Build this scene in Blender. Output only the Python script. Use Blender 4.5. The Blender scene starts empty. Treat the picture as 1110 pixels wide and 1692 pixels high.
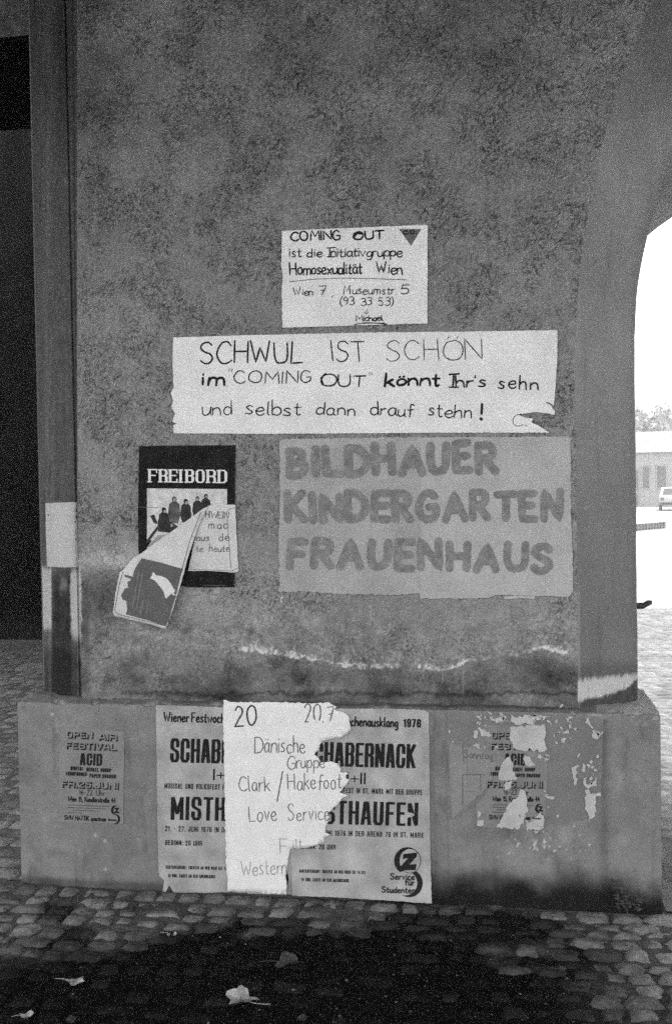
import bpy, math, random
import numpy as np
from mathutils import Vector, Matrix
from mathutils.geometry import delaunay_2d_cdt

random.seed(7)
SC = bpy.context.scene
COL = SC.collection

# ------------------------------------------------------------------ camera, world, sun, exposure
PW, PH, FOC = 1110.0, 1692.0, 1645.0
YAW, PITCH, ROLL = 0.1546, 0.0234, -0.0155
CAM = Vector((0.0, -3.823, 1.6))
_f = Vector((-math.sin(YAW)*math.cos(PITCH), math.cos(YAW)*math.cos(PITCH), -math.sin(PITCH)))
_r0 = Vector((math.cos(YAW), math.sin(YAW), 0.0))
_u0 = _r0.cross(_f)
AX_R = _r0*math.cos(ROLL) + _u0*math.sin(ROLL)
AX_U = -_r0*math.sin(ROLL) + _u0*math.cos(ROLL)
AX_F = _f
cd = bpy.data.cameras.new('camera')
cam = bpy.data.objects.new('camera', cd)
COL.objects.link(cam)
m = Matrix((AX_R, AX_U, -AX_F)).transposed().to_4x4()
m.translation = CAM
cam.matrix_world = m
cd.sensor_fit = 'VERTICAL'
cd.sensor_height = 36.0
cd.lens = 36.0*FOC/PH
cd.clip_start = 0.05
cd.clip_end = 3000.0
SC.camera = cam

SUN_EL, SUN_AZ = math.radians(52), math.radians(28)      # azimuth measured from +Y towards +X
world = bpy.data.worlds.new("World")
SC.world = world
world.use_nodes = True
wn, wl = world.node_tree.nodes, world.node_tree.links
wn.clear()
wo = wn.new('ShaderNodeOutputWorld')
wb = wn.new('ShaderNodeBackground')
sky = wn.new('ShaderNodeTexSky')
sky.sky_type = 'NISHITA'
sky.sun_disc = False
sky.sun_elevation = SUN_EL
sky.sun_rotation = SUN_AZ
sky.dust_density = 4.0
hsv = wn.new('ShaderNodeHueSaturation')
hsv.inputs['Saturation'].default_value = 0.0             # black-and-white film
wl.new(sky.outputs[0], hsv.inputs['Color'])
wl.new(hsv.outputs[0], wb.inputs[0])
wb.inputs[1].default_value = 0.15
wl.new(wb.outputs[0], wo.inputs[0])
sd = bpy.data.lights.new('sun', 'SUN')
sd.energy = 1.5
sd.angle = math.radians(14)
sd.color = (1, 1, 1)
sun = bpy.data.objects.new('sun', sd)
COL.objects.link(sun)
sv = Vector((math.sin(SUN_AZ)*math.cos(SUN_EL), math.cos(SUN_AZ)*math.cos(SUN_EL), math.sin(SUN_EL)))
sun.rotation_euler = sv.to_track_quat('Z', 'Y').to_euler()
sun.location = (0, 0, 30)
SC.view_settings.view_transform = 'Standard'
SC.view_settings.look = 'None'
SC.view_settings.exposure = 2.58
SC.view_settings.gamma = 1.0
SC.view_settings.use_curve_mapping = False
SC.cycles.max_bounces = 6
SC.cycles.diffuse_bounces = 4
SC.cycles.use_denoising = False
SC.cycles.use_adaptive_sampling = True
SC.cycles.sample_clamp_indirect = 1.5
SC.cycles.sample_clamp_direct = 0.6
SC.cycles.adaptive_threshold = 0.005
SC.cycles.adaptive_min_samples = 40

# ------------------------------------------------------------------ numpy noise
_rng = np.random.RandomState(3)
_perm = np.tile(_rng.permutation(256), 3)
_grad = np.array([[math.cos(a), math.sin(a)] for a in np.linspace(0, 2*math.pi, 16, endpoint=False)])
def pn(x, y, seed=0):
    x = np.asarray(x, float) + seed*17.31; y = np.asarray(y, float) + seed*5.77
    xi = np.floor(x).astype(int); yi = np.floor(y).astype(int)
    xf = x - xi; yf = y - yi
    u = xf*xf*xf*(xf*(xf*6-15)+10); v = yf*yf*yf*(yf*(yf*6-15)+10)
    def g(a, b, dx, dy):
        h = _perm[(_perm[(xi+a) & 255] + yi + b) & 255] & 15
        return _grad[h, 0]*dx + _grad[h, 1]*dy
    n00 = g(0, 0, xf, yf); n10 = g(1, 0, xf-1, yf); n01 = g(0, 1, xf, yf-1); n11 = g(1, 1, xf-1, yf-1)
    return ((n00*(1-u)+n10*u)*(1-v) + (n01*(1-u)+n11*u)*v)*1.45
def fbm(x, y, o=4, seed=0, gain=.5):
    s = 0; a = 1; t = 0
    for i in range(o):
        s = s + a*pn(x*2**i, y*2**i, seed+i*3); t += a; a *= gain
    return s/t
def sst(e0, e1, x):
    t = np.clip((x-e0)/(e1-e0), 0, 1)
    return t*t*(3-2*t)
def box(px, py, x0, x1, y0, y1, fx=2., fy=2.):
    return sst(x0-fx, x0+fx, px)*(1-sst(x1-fx, x1+fx, px))*sst(y0-fy, y0+fy, py)*(1-sst(y1-fy, y1+fy, py))
def blob(px, py, cx, cy, rx, ry, p=1.):
    return np.exp(-(((px-cx)/rx)**2+((py-cy)/ry)**2)*p)

# ------------------------------------------------------------------ ray helpers: photo coordinate -> place on a real surface
def ray(px, py):
    return (AX_F*FOC + AX_R*(px-PW/2) - AX_U*(py-PH/2)).normalized()
def on_y(px, py, y):
    d = ray(px, py)
    return CAM + d*((y-CAM.y)/d.y)
def on_z(px, py, z):
    d = ray(px, py)
    return CAM + d*((z-CAM.z)/d.z)
def to_px(P):
    P = np.asarray(P, float) - np.array(CAM)
    r = P@np.array(AX_R); u = P@np.array(AX_U); f = P@np.array(AX_F)
    return PW/2+FOC*r/f, PH/2-FOC*u/f
YF = 0.07                                              # pier face; the plinth face is at y = 0
def XM(px, y, py=805): return on_y(px, py, y).x
PIER = [(XM(65, .27), .27), (XM(69, .2), .20), (XM(86, .115), .115), (XM(106, .092), .092), (XM(124, .088), .088),
        (XM(126.5, .10), .10), (XM(129, YF), YF), (XM(951, YF), YF)]
PLX0, PLX1 = -1.9315, 0.6113
def stick(px, py, surf, off):
    """point on the pier or plinth face under a photo coordinate, lifted off it by off metres"""
    if surf == 'plinth': return on_y(px, py, 0.0-off)
    d = ray(px, py); best = None
    for (x0, y0), (x1, y1) in zip(PIER[:-1], PIER[1:]):
        ex, ey = x1-x0, y1-y0
        den = d.x*ey - d.y*ex
        if abs(den) < 1e-9: continue
        t = ((x0-CAM.x)*ey - (y0-CAM.y)*ex)/den
        P = CAM + d*t
        s = ((P.x-x0)*ex+(P.y-y0)*ey)/(ex*ex+ey*ey)
        if -1e-3 <= s <= 1.001 and (best is None or t < best[0]):
            n = Vector((ey, -ex, 0)).normalized()
            best = (t, P + n*off)
    if best is None: return on_y(px, py, YF-off)
    return best[1]

# ------------------------------------------------------------------ object helpers
def tag(o, label=None, cat=None, group=None, kind=None):
    if label: o['label'] = label
    if cat: o['category'] = cat
    if group: o['group'] = group
    if kind: o['kind'] = kind
    return o
def link(name, me, mat=None, parent=None):
    o = bpy.data.objects.new(name, me)
    COL.objects.link(o)
    if mat and me: me.materials.append(mat)
    if parent: o.parent = parent; o.matrix_parent_inverse = parent.matrix_world.inverted()
    return o
def mesh(name, vs, fs, mat=None, parent=None, smooth=False, tone=None):
    me = bpy.data.meshes.new(name)
    me.from_pydata([tuple(v) for v in vs], [], fs)
    if smooth: me.polygons.foreach_set('use_smooth', [True]*len(me.polygons))
    if tone is not None: set_tone(me, tone)
    me.update()
    return link(name, me, mat, parent)
def set_tone(me, tone):
    a = me.attributes.new('tone', 'FLOAT', 'POINT')
    a.data.foreach_set('value', np.ascontiguousarray(tone, dtype=np.float32).ravel())
def grid_mesh(name, P, mat=None, parent=None, tone=None, smooth=True, flip=False):
    """P: (rows, cols, 3)"""
    nr, nc = P.shape[:2]
    me = bpy.data.meshes.new(name)
    me.vertices.add(nr*nc)
    me.vertices.foreach_set('co', P.reshape(-1).astype(np.float32))
    i = np.arange((nr-1)*(nc-1)); r = i//(nc-1); c = i % (nc-1)
    a = r*nc+c
    q = np.stack([a, a+1, a+nc+1, a+nc], 1)
    if flip: q = q[:, ::-1]
    me.loops.add(len(q)*4); me.polygons.add(len(q))
    me.polygons.foreach_set('loop_start', np.arange(0, len(q)*4, 4))
    me.loops.foreach_set('vertex_index', q.reshape(-1))
    me.polygons.foreach_set('use_smooth', np.full(len(q), smooth))
    me.update(calc_edges=True)
    if tone is not None: set_tone(me, tone)
    return link(name, me, mat, parent)
def empty(name, loc=(0, 0, 0), rz=0):
    o = bpy.data.objects.new(name, None); COL.objects.link(o)
    o.location = loc; o.rotation_euler.z = rz
    o.empty_display_size = .1
    bpy.context.view_layer.update()
    return o
def bx(vs, fs, x0, x1, y0, y1, z0, z1):
    b = len(vs)
    vs += [(x0,y0,z0),(x1,y0,z0),(x1,y1,z0),(x0,y1,z0),(x0,y0,z1),(x1,y0,z1),(x1,y1,z1),(x0,y1,z1)]
    fs += [(b,b+3,b+2,b+1),(b+4,b+5,b+6,b+7),(b,b+1,b+5,b+4),(b+1,b+2,b+6,b+5),(b+2,b+3,b+7,b+6),(b+3,b,b+4,b+7)]
def boxes(name, L, mat, parent=None):
    vs, fs = [], []
    for b in L: bx(vs, fs, *b)
    return mesh(name, vs, fs, mat, parent)

# ------------------------------------------------------------------ materials (all neutral: the photograph is black and white)
MATS = {}
def mat(name, tone=.3, rough=.9, grain=.12, gs=260., cloud=.0, cs=6., bump=0., bs=120., use_tone=False, streak=0., spec=.08, wear=0., weartone=.2, ws=90.):
    if name in MATS: return MATS[name]
    M = bpy.data.materials.new(name); M.use_nodes = True
    N, L = M.node_tree.nodes, M.node_tree.links
    b = N['Principled BSDF']
    b.inputs['Roughness'].default_value = rough
    b.inputs['Specular IOR Level'].default_value = spec
    geo = N.new('ShaderNodeNewGeometry')
    if use_tone:
        src = N.new('ShaderNodeAttribute'); src.attribute_name = 'tone'; cur = src.outputs['Fac']
    else:
        src = N.new('ShaderNodeValue'); src.outputs[0].default_value = tone; cur = src.outputs[0]
    def noise(scale, detail=2., vec=None):
        n = N.new('ShaderNodeTexNoise'); n.inputs['Scale'].default_value = scale
        n.inputs['Detail'].default_value = detail
        L.new(vec or geo.outputs['Position'], n.inputs['Vector'])
        return n.outputs['Fac']
    def mul(cur, fac, amt):
        r = N.new('ShaderNodeMapRange')
        r.inputs['From Min'].default_value = .3; r.inputs['From Max'].default_value = .7
        r.inputs['To Min'].default_value = 1-amt; r.inputs['To Max'].default_value = 1+amt
        r.clamp = False
        L.new(fac, r.inputs['Value'])
        k = N.new('ShaderNodeMath'); k.operation = 'MULTIPLY'
        L.new(cur, k.inputs[0]); L.new(r.outputs[0], k.inputs[1])
        return k.outputs[0]
    if grain: cur = mul(cur, noise(gs*1.15, 2.), grain*1.3)
    if cloud: cur = mul(cur, noise(cs, 4.), cloud)
    if streak:
        mp = N.new('ShaderNodeMapping'); mp.inputs['Scale'].default_value = (40, 40, 2.)
        L.new(geo.outputs['Position'], mp.inputs['Vector'])
        cur = mul(cur, noise(1., 3., mp.outputs[0]), streak)
    if wear:
        w = noise(ws, 3.)
        r = N.new('ShaderNodeMapRange'); r.inputs['From Min'].default_value = 1-wear-.06; r.inputs['From Max'].default_value = 1-wear+.06
        L.new(w, r.inputs['Value'])
        mx = N.new('ShaderNodeMix'); mx.data_type = 'FLOAT'
        L.new(r.outputs[0], mx.inputs[0]); L.new(cur, mx.inputs[2]); mx.inputs[3].default_value = weartone
        cur = mx.outputs[0]
    mxm = N.new('ShaderNodeMath'); mxm.operation = 'MAXIMUM'; mxm.inputs[1].default_value = .004
    L.new(cur, mxm.inputs[0])
    L.new(mxm.outputs[0], b.inputs['Base Color'])
    if bump:
        bp = N.new('ShaderNodeBump'); bp.inputs['Distance'].default_value = bump
        bp.inputs['Strength'].default_value = .8
        L.new(noise(bs, 4.), bp.inputs['Height']); L.new(bp.outputs[0], b.inputs['Normal'])
    MATS[name] = M
    return M
M_STUCCO = mat('stucco', use_tone=True, grain=.14, gs=300, cloud=.05, cs=14, bump=.002, bs=260)
M_PLINTH = mat('plinth_plaster', use_tone=True, grain=.11, gs=280, cloud=.1, cs=5, bump=.0012, bs=160)
M_REVEAL = mat('painted_plaster', use_tone=True, grain=.09, gs=280, cloud=.06, cs=4, bump=.0008, bs=120)
M_PLAIN = mat('plain_plaster', .16, cloud=.2, cs=1.5, bump=.003, bs=60)
M_WHITE = mat('white_paper', .68, grain=.11, gs=330, cloud=.08, cs=8, rough=.8, bump=.0015, bs=28)
M_WHITE2 = mat('creased_paper', .52, grain=.09, gs=330, cloud=.10, cs=14, rough=.8, bump=.001, bs=30)
M_POST = mat('poster_paper', .33, grain=.09, gs=330, cloud=.26, cs=10, rough=.75, bump=.003, bs=22)
M_THIN = mat('thin_poster_paper', .20, grain=.09, gs=330, cloud=.1, cs=14, rough=.8, bump=.0006, bs=60)
M_SCRAP = mat('scrap_paper', .40, grain=.1, gs=330, cloud=.12, cs=14, rough=.8)
M_GREYP = mat('packing_paper', .325, grain=.14, gs=300, cloud=.12, cs=9, rough=.85, bump=.002, bs=60)
M_GREYP2 = mat('packing_paper_pale', .365, grain=.14, gs=300, cloud=.10, cs=9, rough=.85, bump=.0006, bs=90)
M_BRUSH = mat('brush_paint', .19, grain=.14, gs=300, cloud=.22, cs=40, rough=.8)
M_INK = mat('black_ink', .012, grain=0, rough=.6, wear=.25, weartone=.06, ws=160)
M_PRINT = mat('printing_ink', .014, grain=0, rough=.6, wear=.25, weartone=.10, ws=150)
M_PENCIL = mat('faded_marker', .10, grain=.35, gs=200, rough=.8)
M_PENCIL2 = mat('very_faded_marker', .27, grain=.3, gs=200, rough=.8)
M_BLACK = mat('black_poster', .013, grain=.3, gs=330, cloud=.35, cs=20, rough=.8, spec=.06)
M_TRI = mat('grey_marker', .13, grain=.15, rough=.8)

# ------------------------------------------------------------------ THE GROUND
def gz_soil(x, y):
    """height of the earth between and over the stones"""
    x = np.asarray(x, float); y = np.asarray(y, float)
    n = fbm(x*3.1, y*3.1, 3, 21); n2 = fbm(x*22, y*22, 3, 5)
    px, py = to_px(np.stack([x, y, np.zeros_like(x)], -1))
    near = (y < 0.02)
    e = ((px-500+60*n)/(455))**2+((py-1655)/(118+30*n2))**2
    cover = (1-sst(.65, 1.25, e+.55*n+.15*n2))
    cover = np.maximum(cover, .9*box(px, py, 690, 930, 1505, 1560, 60, 12)*sst(-.35, .1, n+.3*n2))
    cover = np.where(near, cover, 0)
    dirt = sst(.0, .45, n+.5*n2)*(1-cover)
    return -.0125 + .0075*cover + .0035*n2 + .008*dirt, cover
def stain(x, y):
    """1 where the paving is black with oily damp"""
    x = np.asarray(x, float); y = np.asarray(y, float)
    n = fbm(x*3.1, y*3.1, 3, 21); n2 = fbm(x*11, y*11, 3, 8)
    px, py = to_px(np.stack([x, y, np.zeros_like(x)], -1))
    e = ((px-500)/(690))**2+((py-1680)/(165))**2
    c = 1-sst(.62, 1.2, e+.8*n+.35*n2)
    c = np.maximum(c, .9*(1-sst(.5, 1.2, ((px-760)/190)**2+((py-1535)/40)**2+.6*n2)))
    c = np.maximum(c, .8*(1-sst(.4, 1.2, ((px-95)/35)**2+((py-1502)/22)**2+.5*n2)))
    c = np.maximum(c, .75*(1-sst(.5, 1.2, ((px-480)/60)**2+((py-1525)/14)**2+.5*n2)))
    c = c*(1-.8*blob(px, py, 1060, 1620, 90, 60))
    c = np.where(y < .05, c, 0)
    return np.clip(c, 0, 1)
M_SOIL = mat('earth', use_tone=True, rough=.95, grain=.35, gs=150, cloud=.3, cs=18, bump=.006, bs=70, spec=.02)
M_STONE = []
gx = np.concatenate([np.linspace(-3.2, 3.2, 520)])
gy = np.linspace(-1.9, .03, 190)
GX, GY = np.meshgrid(gx, gy)
Z, cov = gz_soil(GX, GY)
tn = .07*(1+.5*fbm(GX*9, GY*9, 3, 213))*(1-stain(GX, GY)) + .004*stain(GX, GY) + .012*(1-.7*stain(GX, GY))*np.clip(fbm(GX*40, GY*40, 2, 9), -.3, 1)
soil = grid_mesh('earth_between_stones', np.stack([GX, GY, Z], -1), M_SOIL, None, np.clip(tn, .0045, 1))
tag(soil, kind='stuff', label='black damp earth and grit lying between and over the cobbles', cat='earth')
M_GROUND = mat('far_paving', .20, grain=.1, gs=60, cloud=.25, cs=.6, bump=.01, bs=8, rough=.9)
ground = mesh('ground', [(-400, -60, -.03), (900, -60, -.03), (900, 1500, -.03), (-400, 1500, -.03)], [(0, 1, 2, 3)], M_GROUND)
tag(ground, kind='structure')

# cobbles: rounded blocks, some 300 single, the rest joined
def cobble_verts(r):
    """unit stone: 1 x 1 footprint, top at z=0, 6x6 dome"""
    n = 6
    v = []; f = []
    ph = [r.uniform(0, 6.3) for _ in range(4)]
    for j in range(n):
        for i in range(n):
            u = -1+2*i/(n-1); w = -1+2*j/(n-1)
            # squash a square into a rounded square with wobble
            R = 1-.13*(abs(u*w))**2
            x = u*R*.5; y = w*R*.5
            ang = math.atan2(y, x+1e-6)
            k = 1+.07*math.sin(3*ang+ph[0])+.05*math.sin(5*ang+ph[1])+.05*math.sin(2*ang+ph[2])
            e = max(abs(u), abs(w))
            z = -.05*e**3 - (.30 if e > .99 else 0) + .05*math.sin(4*x+ph[2])*math.cos(5*y+ph[3])
            if e > .99: k *= 1.03
            v.append((x*k, y*k, z))
    for j in range(n-1):
        for i in range(n-1):
            a = j*n+i
            f.append((a, a+1, a+n+1, a+n))
    return v, f
rr = random.Random(11)
M_COB = mat('cobble_stone', use_tone=True, rough=.9, grain=.22, gs=200, cloud=.35, cs=22, bump=.008, bs=60, spec=.03)
variants = [cobble_verts(rr) for _ in range(12)]
stones = []      # x, y, w, d, rot, variant
y = -.006; row = 0
while y > -1.85:
    d = rr.uniform(.066, .104)
    x = -3.1 + rr.uniform(0, .1)
    while x < 3.1:
        w = rr.uniform(.07, .15)
        bend = (.035*math.sin(x*1.7+.6)+.012*math.sin(x*6.1+y*9))*min(1, -y*3)
        lift = 0.10*max(0, x-.45)*min(1, -y*4)
        stones.append((x+w/2, y-d/2+bend+lift+rr.uniform(-.008, .008)*min(1, -y*9), w*.95, d*rr.uniform(.86, 1.0), rr.uniform(-.1, .1)))
        x += w
    y -= d; row += 1
stones_all = []
for s in stones:
    px, py = to_px(np.array([s[0], s[1], 0.]))
    inview = -40 < px < 1150 and py < 1760
    if s[1]+s[3]/2 > -.002 and PLX0-.02 < s[0] < PLX1+.02: continue
    stones_all.append((s, inview, float((px-555)**2*.2+(py-1520)**2)))
vis = sorted([q for q in stones_all if q[1]], key=lambda q: -q[0][3])
# the least buried, largest stones in view are single parts
def buried(s): return float(gz_soil(np.array(s[0]), np.array(s[1]))[1])
vis.sort(key=lambda q: buried(q[0]))
single = set(id(q) for q in vis[:298])
def stone_tone(s):
    st = float(stain(np.array(s[0]), np.array(s[1])))
    base = rr.uniform(.09, .20)*(1.35 if rr.random() < .1 else 1)*(1+.35*max(0, min(1, (s[0]-.3)/.3))*(s[1] < -.12))
    return base*(1-st)+st*rr.uniform(.004, .018)
ground_cob_vs, ground_cob_fs, ground_cob_t = [], [], []
for q in stones_all:
    s = q[0]
    v, f = variants[rr.randrange(12)]
    H = .05
    cz = rr.uniform(-.008, .004)
    tx, ty = rr.uniform(-.05, .05), rr.uniform(-.06, .06)
    t0 = stone_tone(s)
    if id(q) in single:
        me = bpy.data.meshes.new('cobble')
        me.from_pydata([(a*s[2], b*s[3], c*H+a*s[2]*tx+b*s[3]*ty) for a, b, c in v], [], f)
        me.polygons.foreach_set('use_smooth', [True]*len(f))
        tv = []
        cr, sr = math.cos(s[4]), math.sin(s[4])
        for a, b, c in v:
            wx = s[0]+a*s[2]*cr-b*s[3]*sr; wy = s[1]+a*s[2]*sr+b*s[3]*cr
            tv.append((wx, wy))
        tv = np.array(tv); st = stain(tv[:, 0], tv[:, 1])
        tt = (t0*.7+.3*(.13*(1-st)+.004*st))*(1+.45*fbm(tv[:, 0]*7, tv[:, 1]*7, 3, 211))
        set_tone(me, tt)
        me.update()
        o = link('cobble', me, M_COB, ground)
        o.matrix_parent_inverse = Matrix()
        o.location = (s[0], s[1], cz); o.rotation_euler.z = s[4]
    else:
        b0 = len(ground_cob_vs)
        cr, sr = math.cos(s[4]), math.sin(s[4])
        for a, b, c in v:
            A, B = a*s[2], b*s[3]
            ground_cob_vs.append((s[0]+A*cr-B*sr, s[1]+A*sr+B*cr, cz+c*H+A*tx+B*ty))
            ground_cob_t.append(t0)
        ground_cob_fs += [tuple(b0+i for i in q4) for q4 in f]
o = mesh('outlying_cobbles', ground_cob_vs, ground_cob_fs, M_COB, ground, True, ground_cob_t)
tag(o, kind='stuff')
# paving left and right of the pier, running back
def back_paving(name, x0, x1, y0, y1, size, tone0, seed):
    r = random.Random(seed); vs, fs, ts = [], [], []
    y = y0
    while y < y1:
        d = r.uniform(.8, 1.1)*size; x = x0+r.uniform(-.5, 0)*size
        while x < x1:
            w = r.uniform(.85, 1.4)*size
            v, f = variants[r.randrange(12)]
            b0 = len(vs); cz = r.uniform(-.008, .003); t = r.uniform(*((.6, 1.3) if x0 < 0 else (.7, 1.25)))*tone0
            if x > x0:
                for a, b, c in v: vs.append((x+w/2+a*w*.99, y+d/2+b*d*.99, cz*(1. if x0 < 0 else .5)+c*(.034 if x0 < 0 else .028))); ts.append(t)
                fs += [tuple(b0+i for i in q4) for q4 in f]
            x += w
        y += d
    o = mesh(name, vs, fs, M_COB, ground, True, ts)
    tag(o, kind='stuff')
YA_ = on_z(30, 1075, 0).y
back_paving('cobbles_beside_pier', -5.2, PLX0-.02, .03, YA_, .12, .20, 5)
back_paving('cobbles_under_passage', PLX1+.02, 3.9, .03, 9.5, .13, .13, 6)
M_SOIL2 = mat('joint_earth', .10, grain=.3, gs=90, cloud=.3, cs=8, rough=.95)
o = mesh('joint_filling', [(-5.2, .03, -.009), (PLX0-.02, .03, -.009), (PLX0-.02, YA_, -.009), (-5.2, YA_, -.009),
      (PLX1+.02, .03, -.008), (3.9, .03, -.010), (3.9, 9.5, -.008), (PLX1+.02, 9.5, -.008)], [(0, 1, 2, 3), (4, 5, 6, 7)], M_SOIL2, ground)
tag(o, kind='stuff')

# ------------------------------------------------------------------ THE PIER
pier = empty('arch_pier', (-.7, .3, 0))
tag(pier, 'rough stuccoed grey masonry pier of an archway on a smooth low plinth, covered with posters', 'pillar')
X0A = PIER[-1][0]                       # front arris of the splay
X1A, Y1A = XM(1051, .2), .20            # rear arris
RA, ZA, RB, ZB = 3.4, 2.02, 1.73, 2.15
def xr_front(z): 
    h = np.maximum(0, z-ZA); return X0A + RA-np.sqrt(RA*RA-h*h) + .0035*fbm(np.asarray(z)*5., np.asarray(z)*0, 4, 201)
def xr_back(z):
    h = np.clip(z-ZB, 0, RB-1e-3); return X1A + RB-np.sqrt(RB*RB-h*h) + .003*fbm(np.asarray(z)*4., np.asarray(z)*0, 4, 205)
# --- stucco face: one relief surface from the left corner round to the splay
NS, NZ = 840, 1130
pl = np.array(PIER)
seg = np.concatenate([[0], np.cumsum(np.hypot(*(pl[1:]-pl[:-1]).T))])
ztop = 4.25
zs = .745 + (ztop-.745)*np.linspace(0, 1, NZ)
# columns: 70 over the corner, the rest over the face
ncorner = 110
sc = np.concatenate([np.linspace(0, seg[6], ncorner, endpoint=False)])
# the sharp plan points are kept as columns
for sp in seg[:6]:
    sc[np.argmin(abs(sc-sp))] = sp
P = np.zeros((NZ, NS, 3)); Nrm = np.zeros((NZ, NS, 3))
cxp = np.interp(sc, seg, pl[:, 0]); cyp = np.interp(sc, seg, pl[:, 1])
for k in range(NZ):
    z = zs[k]; xe = float(xr_front(np.array(z)))
    fx = np.linspace(pl[6, 0], xe, NS-ncorner)
    P[k, :ncorner, 0] = cxp; P[k, :ncorner, 1] = cyp
    P[k, ncorner:, 0] = fx; P[k, ncorner:, 1] = YF
    P[k, :, 2] = z
T = np.gradient(P[0, :, :2], axis=0); T /= np.linalg.norm(T, axis=1)[:, None]
Nx, Ny = T[:, 1], -T[:, 0]
S = np.zeros((NZ, NS)); S[:, :ncorner] = P[:, :ncorner, 0]-P[:, :ncorner, 1]; S[:, ncorner:] = P[:, ncorner:, 0]
ZZ = P[:, :, 2]
px, py = to_px(P)
# relief
wx = S + .02*fbm(S*9, ZZ*9, 2, 40); wz = ZZ + .02*fbm(S*9, ZZ*9, 2, 44)
curl = np.abs(fbm(wx*30+1.2*fbm(S*8, ZZ*8, 2, 50), wz*38+1.2*fbm(S*8, ZZ*8, 2, 52), 3, 60))
curl2 = np.abs(fbm(wx*58+2*fbm(S*12, ZZ*12, 2, 57), wz*44, 2, 66))
scr = 1-sst(0., .085, curl); scr2 = 1-sst(0., .10, curl2)
big = fbm(S*2.2, ZZ*2.2, 4, 70)
patch = fbm(S*5, ZZ*5, 3, 75)
fine = fbm(S*95, ZZ*95, 2, 80)
rough = sst(1080, 960, py)*(.55+.45*sst(-.3, .3, patch))           # lower part is rubbed smooth
rough = np.maximum(rough, .55*(.5+.8*np.clip(patch+.3, 0, 1)))
rough = np.where(px < 129, .35*rough, rough)
up = sst(760, 250, py)
relief = .0022*fine + rough*(-.0030*scr*(.5+up*.5) - .0018*scr2 + .002*fbm(S*16, ZZ*16, 3, 85)) + .0022*patch*.5
col_corner = (np.arange(NS) < ncorner)[None, :]
relief = np.where(col_corner, relief*.6 + .0018*fbm(S*60, ZZ*1.5, 2, 91), relief)
edge = np.minimum(1, (NS-1-np.arange(NS))/5.)[None, :]
P[:, :, 0] += relief*Nx[None, :]*edge; P[:, :, 1] += relief*Ny[None, :]*edge
# marks of the float: short strokes following a swirling field, their shade painted into the tone
def strokes(seed, n=7, ridge=0.):
    w0 = np.random.RandomState(seed).rand(NZ, NS)
    ii, jj = np.meshgrid(np.arange(NZ), np.arange(NS), indexing='ij')
    th = 5.2*fbm(S*2.6, ZZ*2.6, 3, seed) + ridge*fbm(S*9, ZZ*9, 2, seed+4) + .5
    acc = w0.copy()
    for sg in (1, -1):
        a, b = ii.astype(float), jj.astype(float)
        for k in range(n):
            ia, ib = np.clip(a.round().astype(int), 0, NZ-1), np.clip(b.round().astype(int), 0, NS-1)
            t_ = th[ia, ib]
            a = a+sg*np.sin(t_); b = b+sg*np.cos(t_)
            ia, ib = np.clip(a.round().astype(int), 0, NZ-1), np.clip(b.round().astype(int), 0, NS-1)
            acc += w0[ia, ib]
    acc /= (2*n+1)
    return (acc-acc.mean())/acc.std()
lic = strokes(301, 4, 5.); lic2 = strokes(305, 2, 7.)
edge = np.minimum(1, (NS-1-np.arange(NS))/5.)[None, :]
lr = np.where(col_corner, 0, -.0012*np.clip(-lic-.6, 0, 2)*rough)*edge
P[:, :, 0] += lr*Nx[None, :]; P[:, :, 1] += lr*Ny[None, :]
# tone (paint, stains, wash, plus relief shade and top fall-off painted in)
wide = fbm(S*1.1, ZZ*.9, 3, 71)
base = .186*(1+.24*big)*(1+.15*patch)*(1+.18*wide)
dens = .50+.50*sst(-.55, .55, patch+.7*wide+.3*up+.35*big+.8*fbm(S*17, ZZ*17, 3, 95))
mid = fbm(S*42, ZZ*42, 3, 88)
tone = base*(1 - rough*(.30*scr*(.15+.70*sst(-.35, .25, patch+.5*big+.25*up)) + .30*scr2*(.1+.9*sst(-.3, .3, patch+.3*up))))  # relief shade of the curls, painted darker
tone *= 1-rough*(.70*sst(.4, 1.3, -lic)*dens+.60*sst(.4, 1.3, -lic2)*dens)
tone *= 1+.10*sst(.8, 2, lic)*rough
tone *= 1.30*(1+.42*(.75-dens)*rough)
tone *= 1+.16*mid*(.5+.5*rough)
pits = fbm(S*120, ZZ*120, 2, 89)
tone *= 1-.45*sst(.30, .55, pits)*(.3+.7*rough)
tone *= 1+.16*fine
tone *= 1-.34*sst(420, 40, py)*sst(-.45, .35, fbm(S*1.3, ZZ*3, 3, 99))  # wall top painted darker, standing in for light fall-off
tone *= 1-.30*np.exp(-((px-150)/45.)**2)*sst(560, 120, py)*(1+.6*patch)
# broad darker band below the posters, damp above plinth
nn = fbm(S*6, ZZ*6, 4, 101); n3 = fbm(S*20, ZZ*20, 3, 104)
line_x = [129, 200, 300, 400, 440, 490, 540, 570, 620, 660, 700, 740, 770, 820, 860, 900, 925, 960]
line_y = [1080, 1070, 1066, 1072, 1078, 1085, 1092, 1100, 1103, 1102, 1103, 1107, 1092, 1085, 1080, 1068, 1078, 1080]
ly = np.interp(px, line_x, line_y) + 3*n3 + 2*fine
damp = sst(ly-2, ly+10, py)
tone *= 1-.38*damp*(.6+1.1*nn)*sst(250, 380, px)
blot = fbm(S*13, ZZ*15, 4, 107)
tone *= 1+.42*blot*sst(985, 1030, py)
tone *= 1-.35*sst(.12, .4, fbm(S*9, ZZ*14, 4, 109))*sst(1000, 1050, py)*(1-.5*sst(380, 520, px))
tone *= 1-.22*sst(1010, 1060, py)*sst(.05, .35, nn)*sst(900, 700, px)
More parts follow.
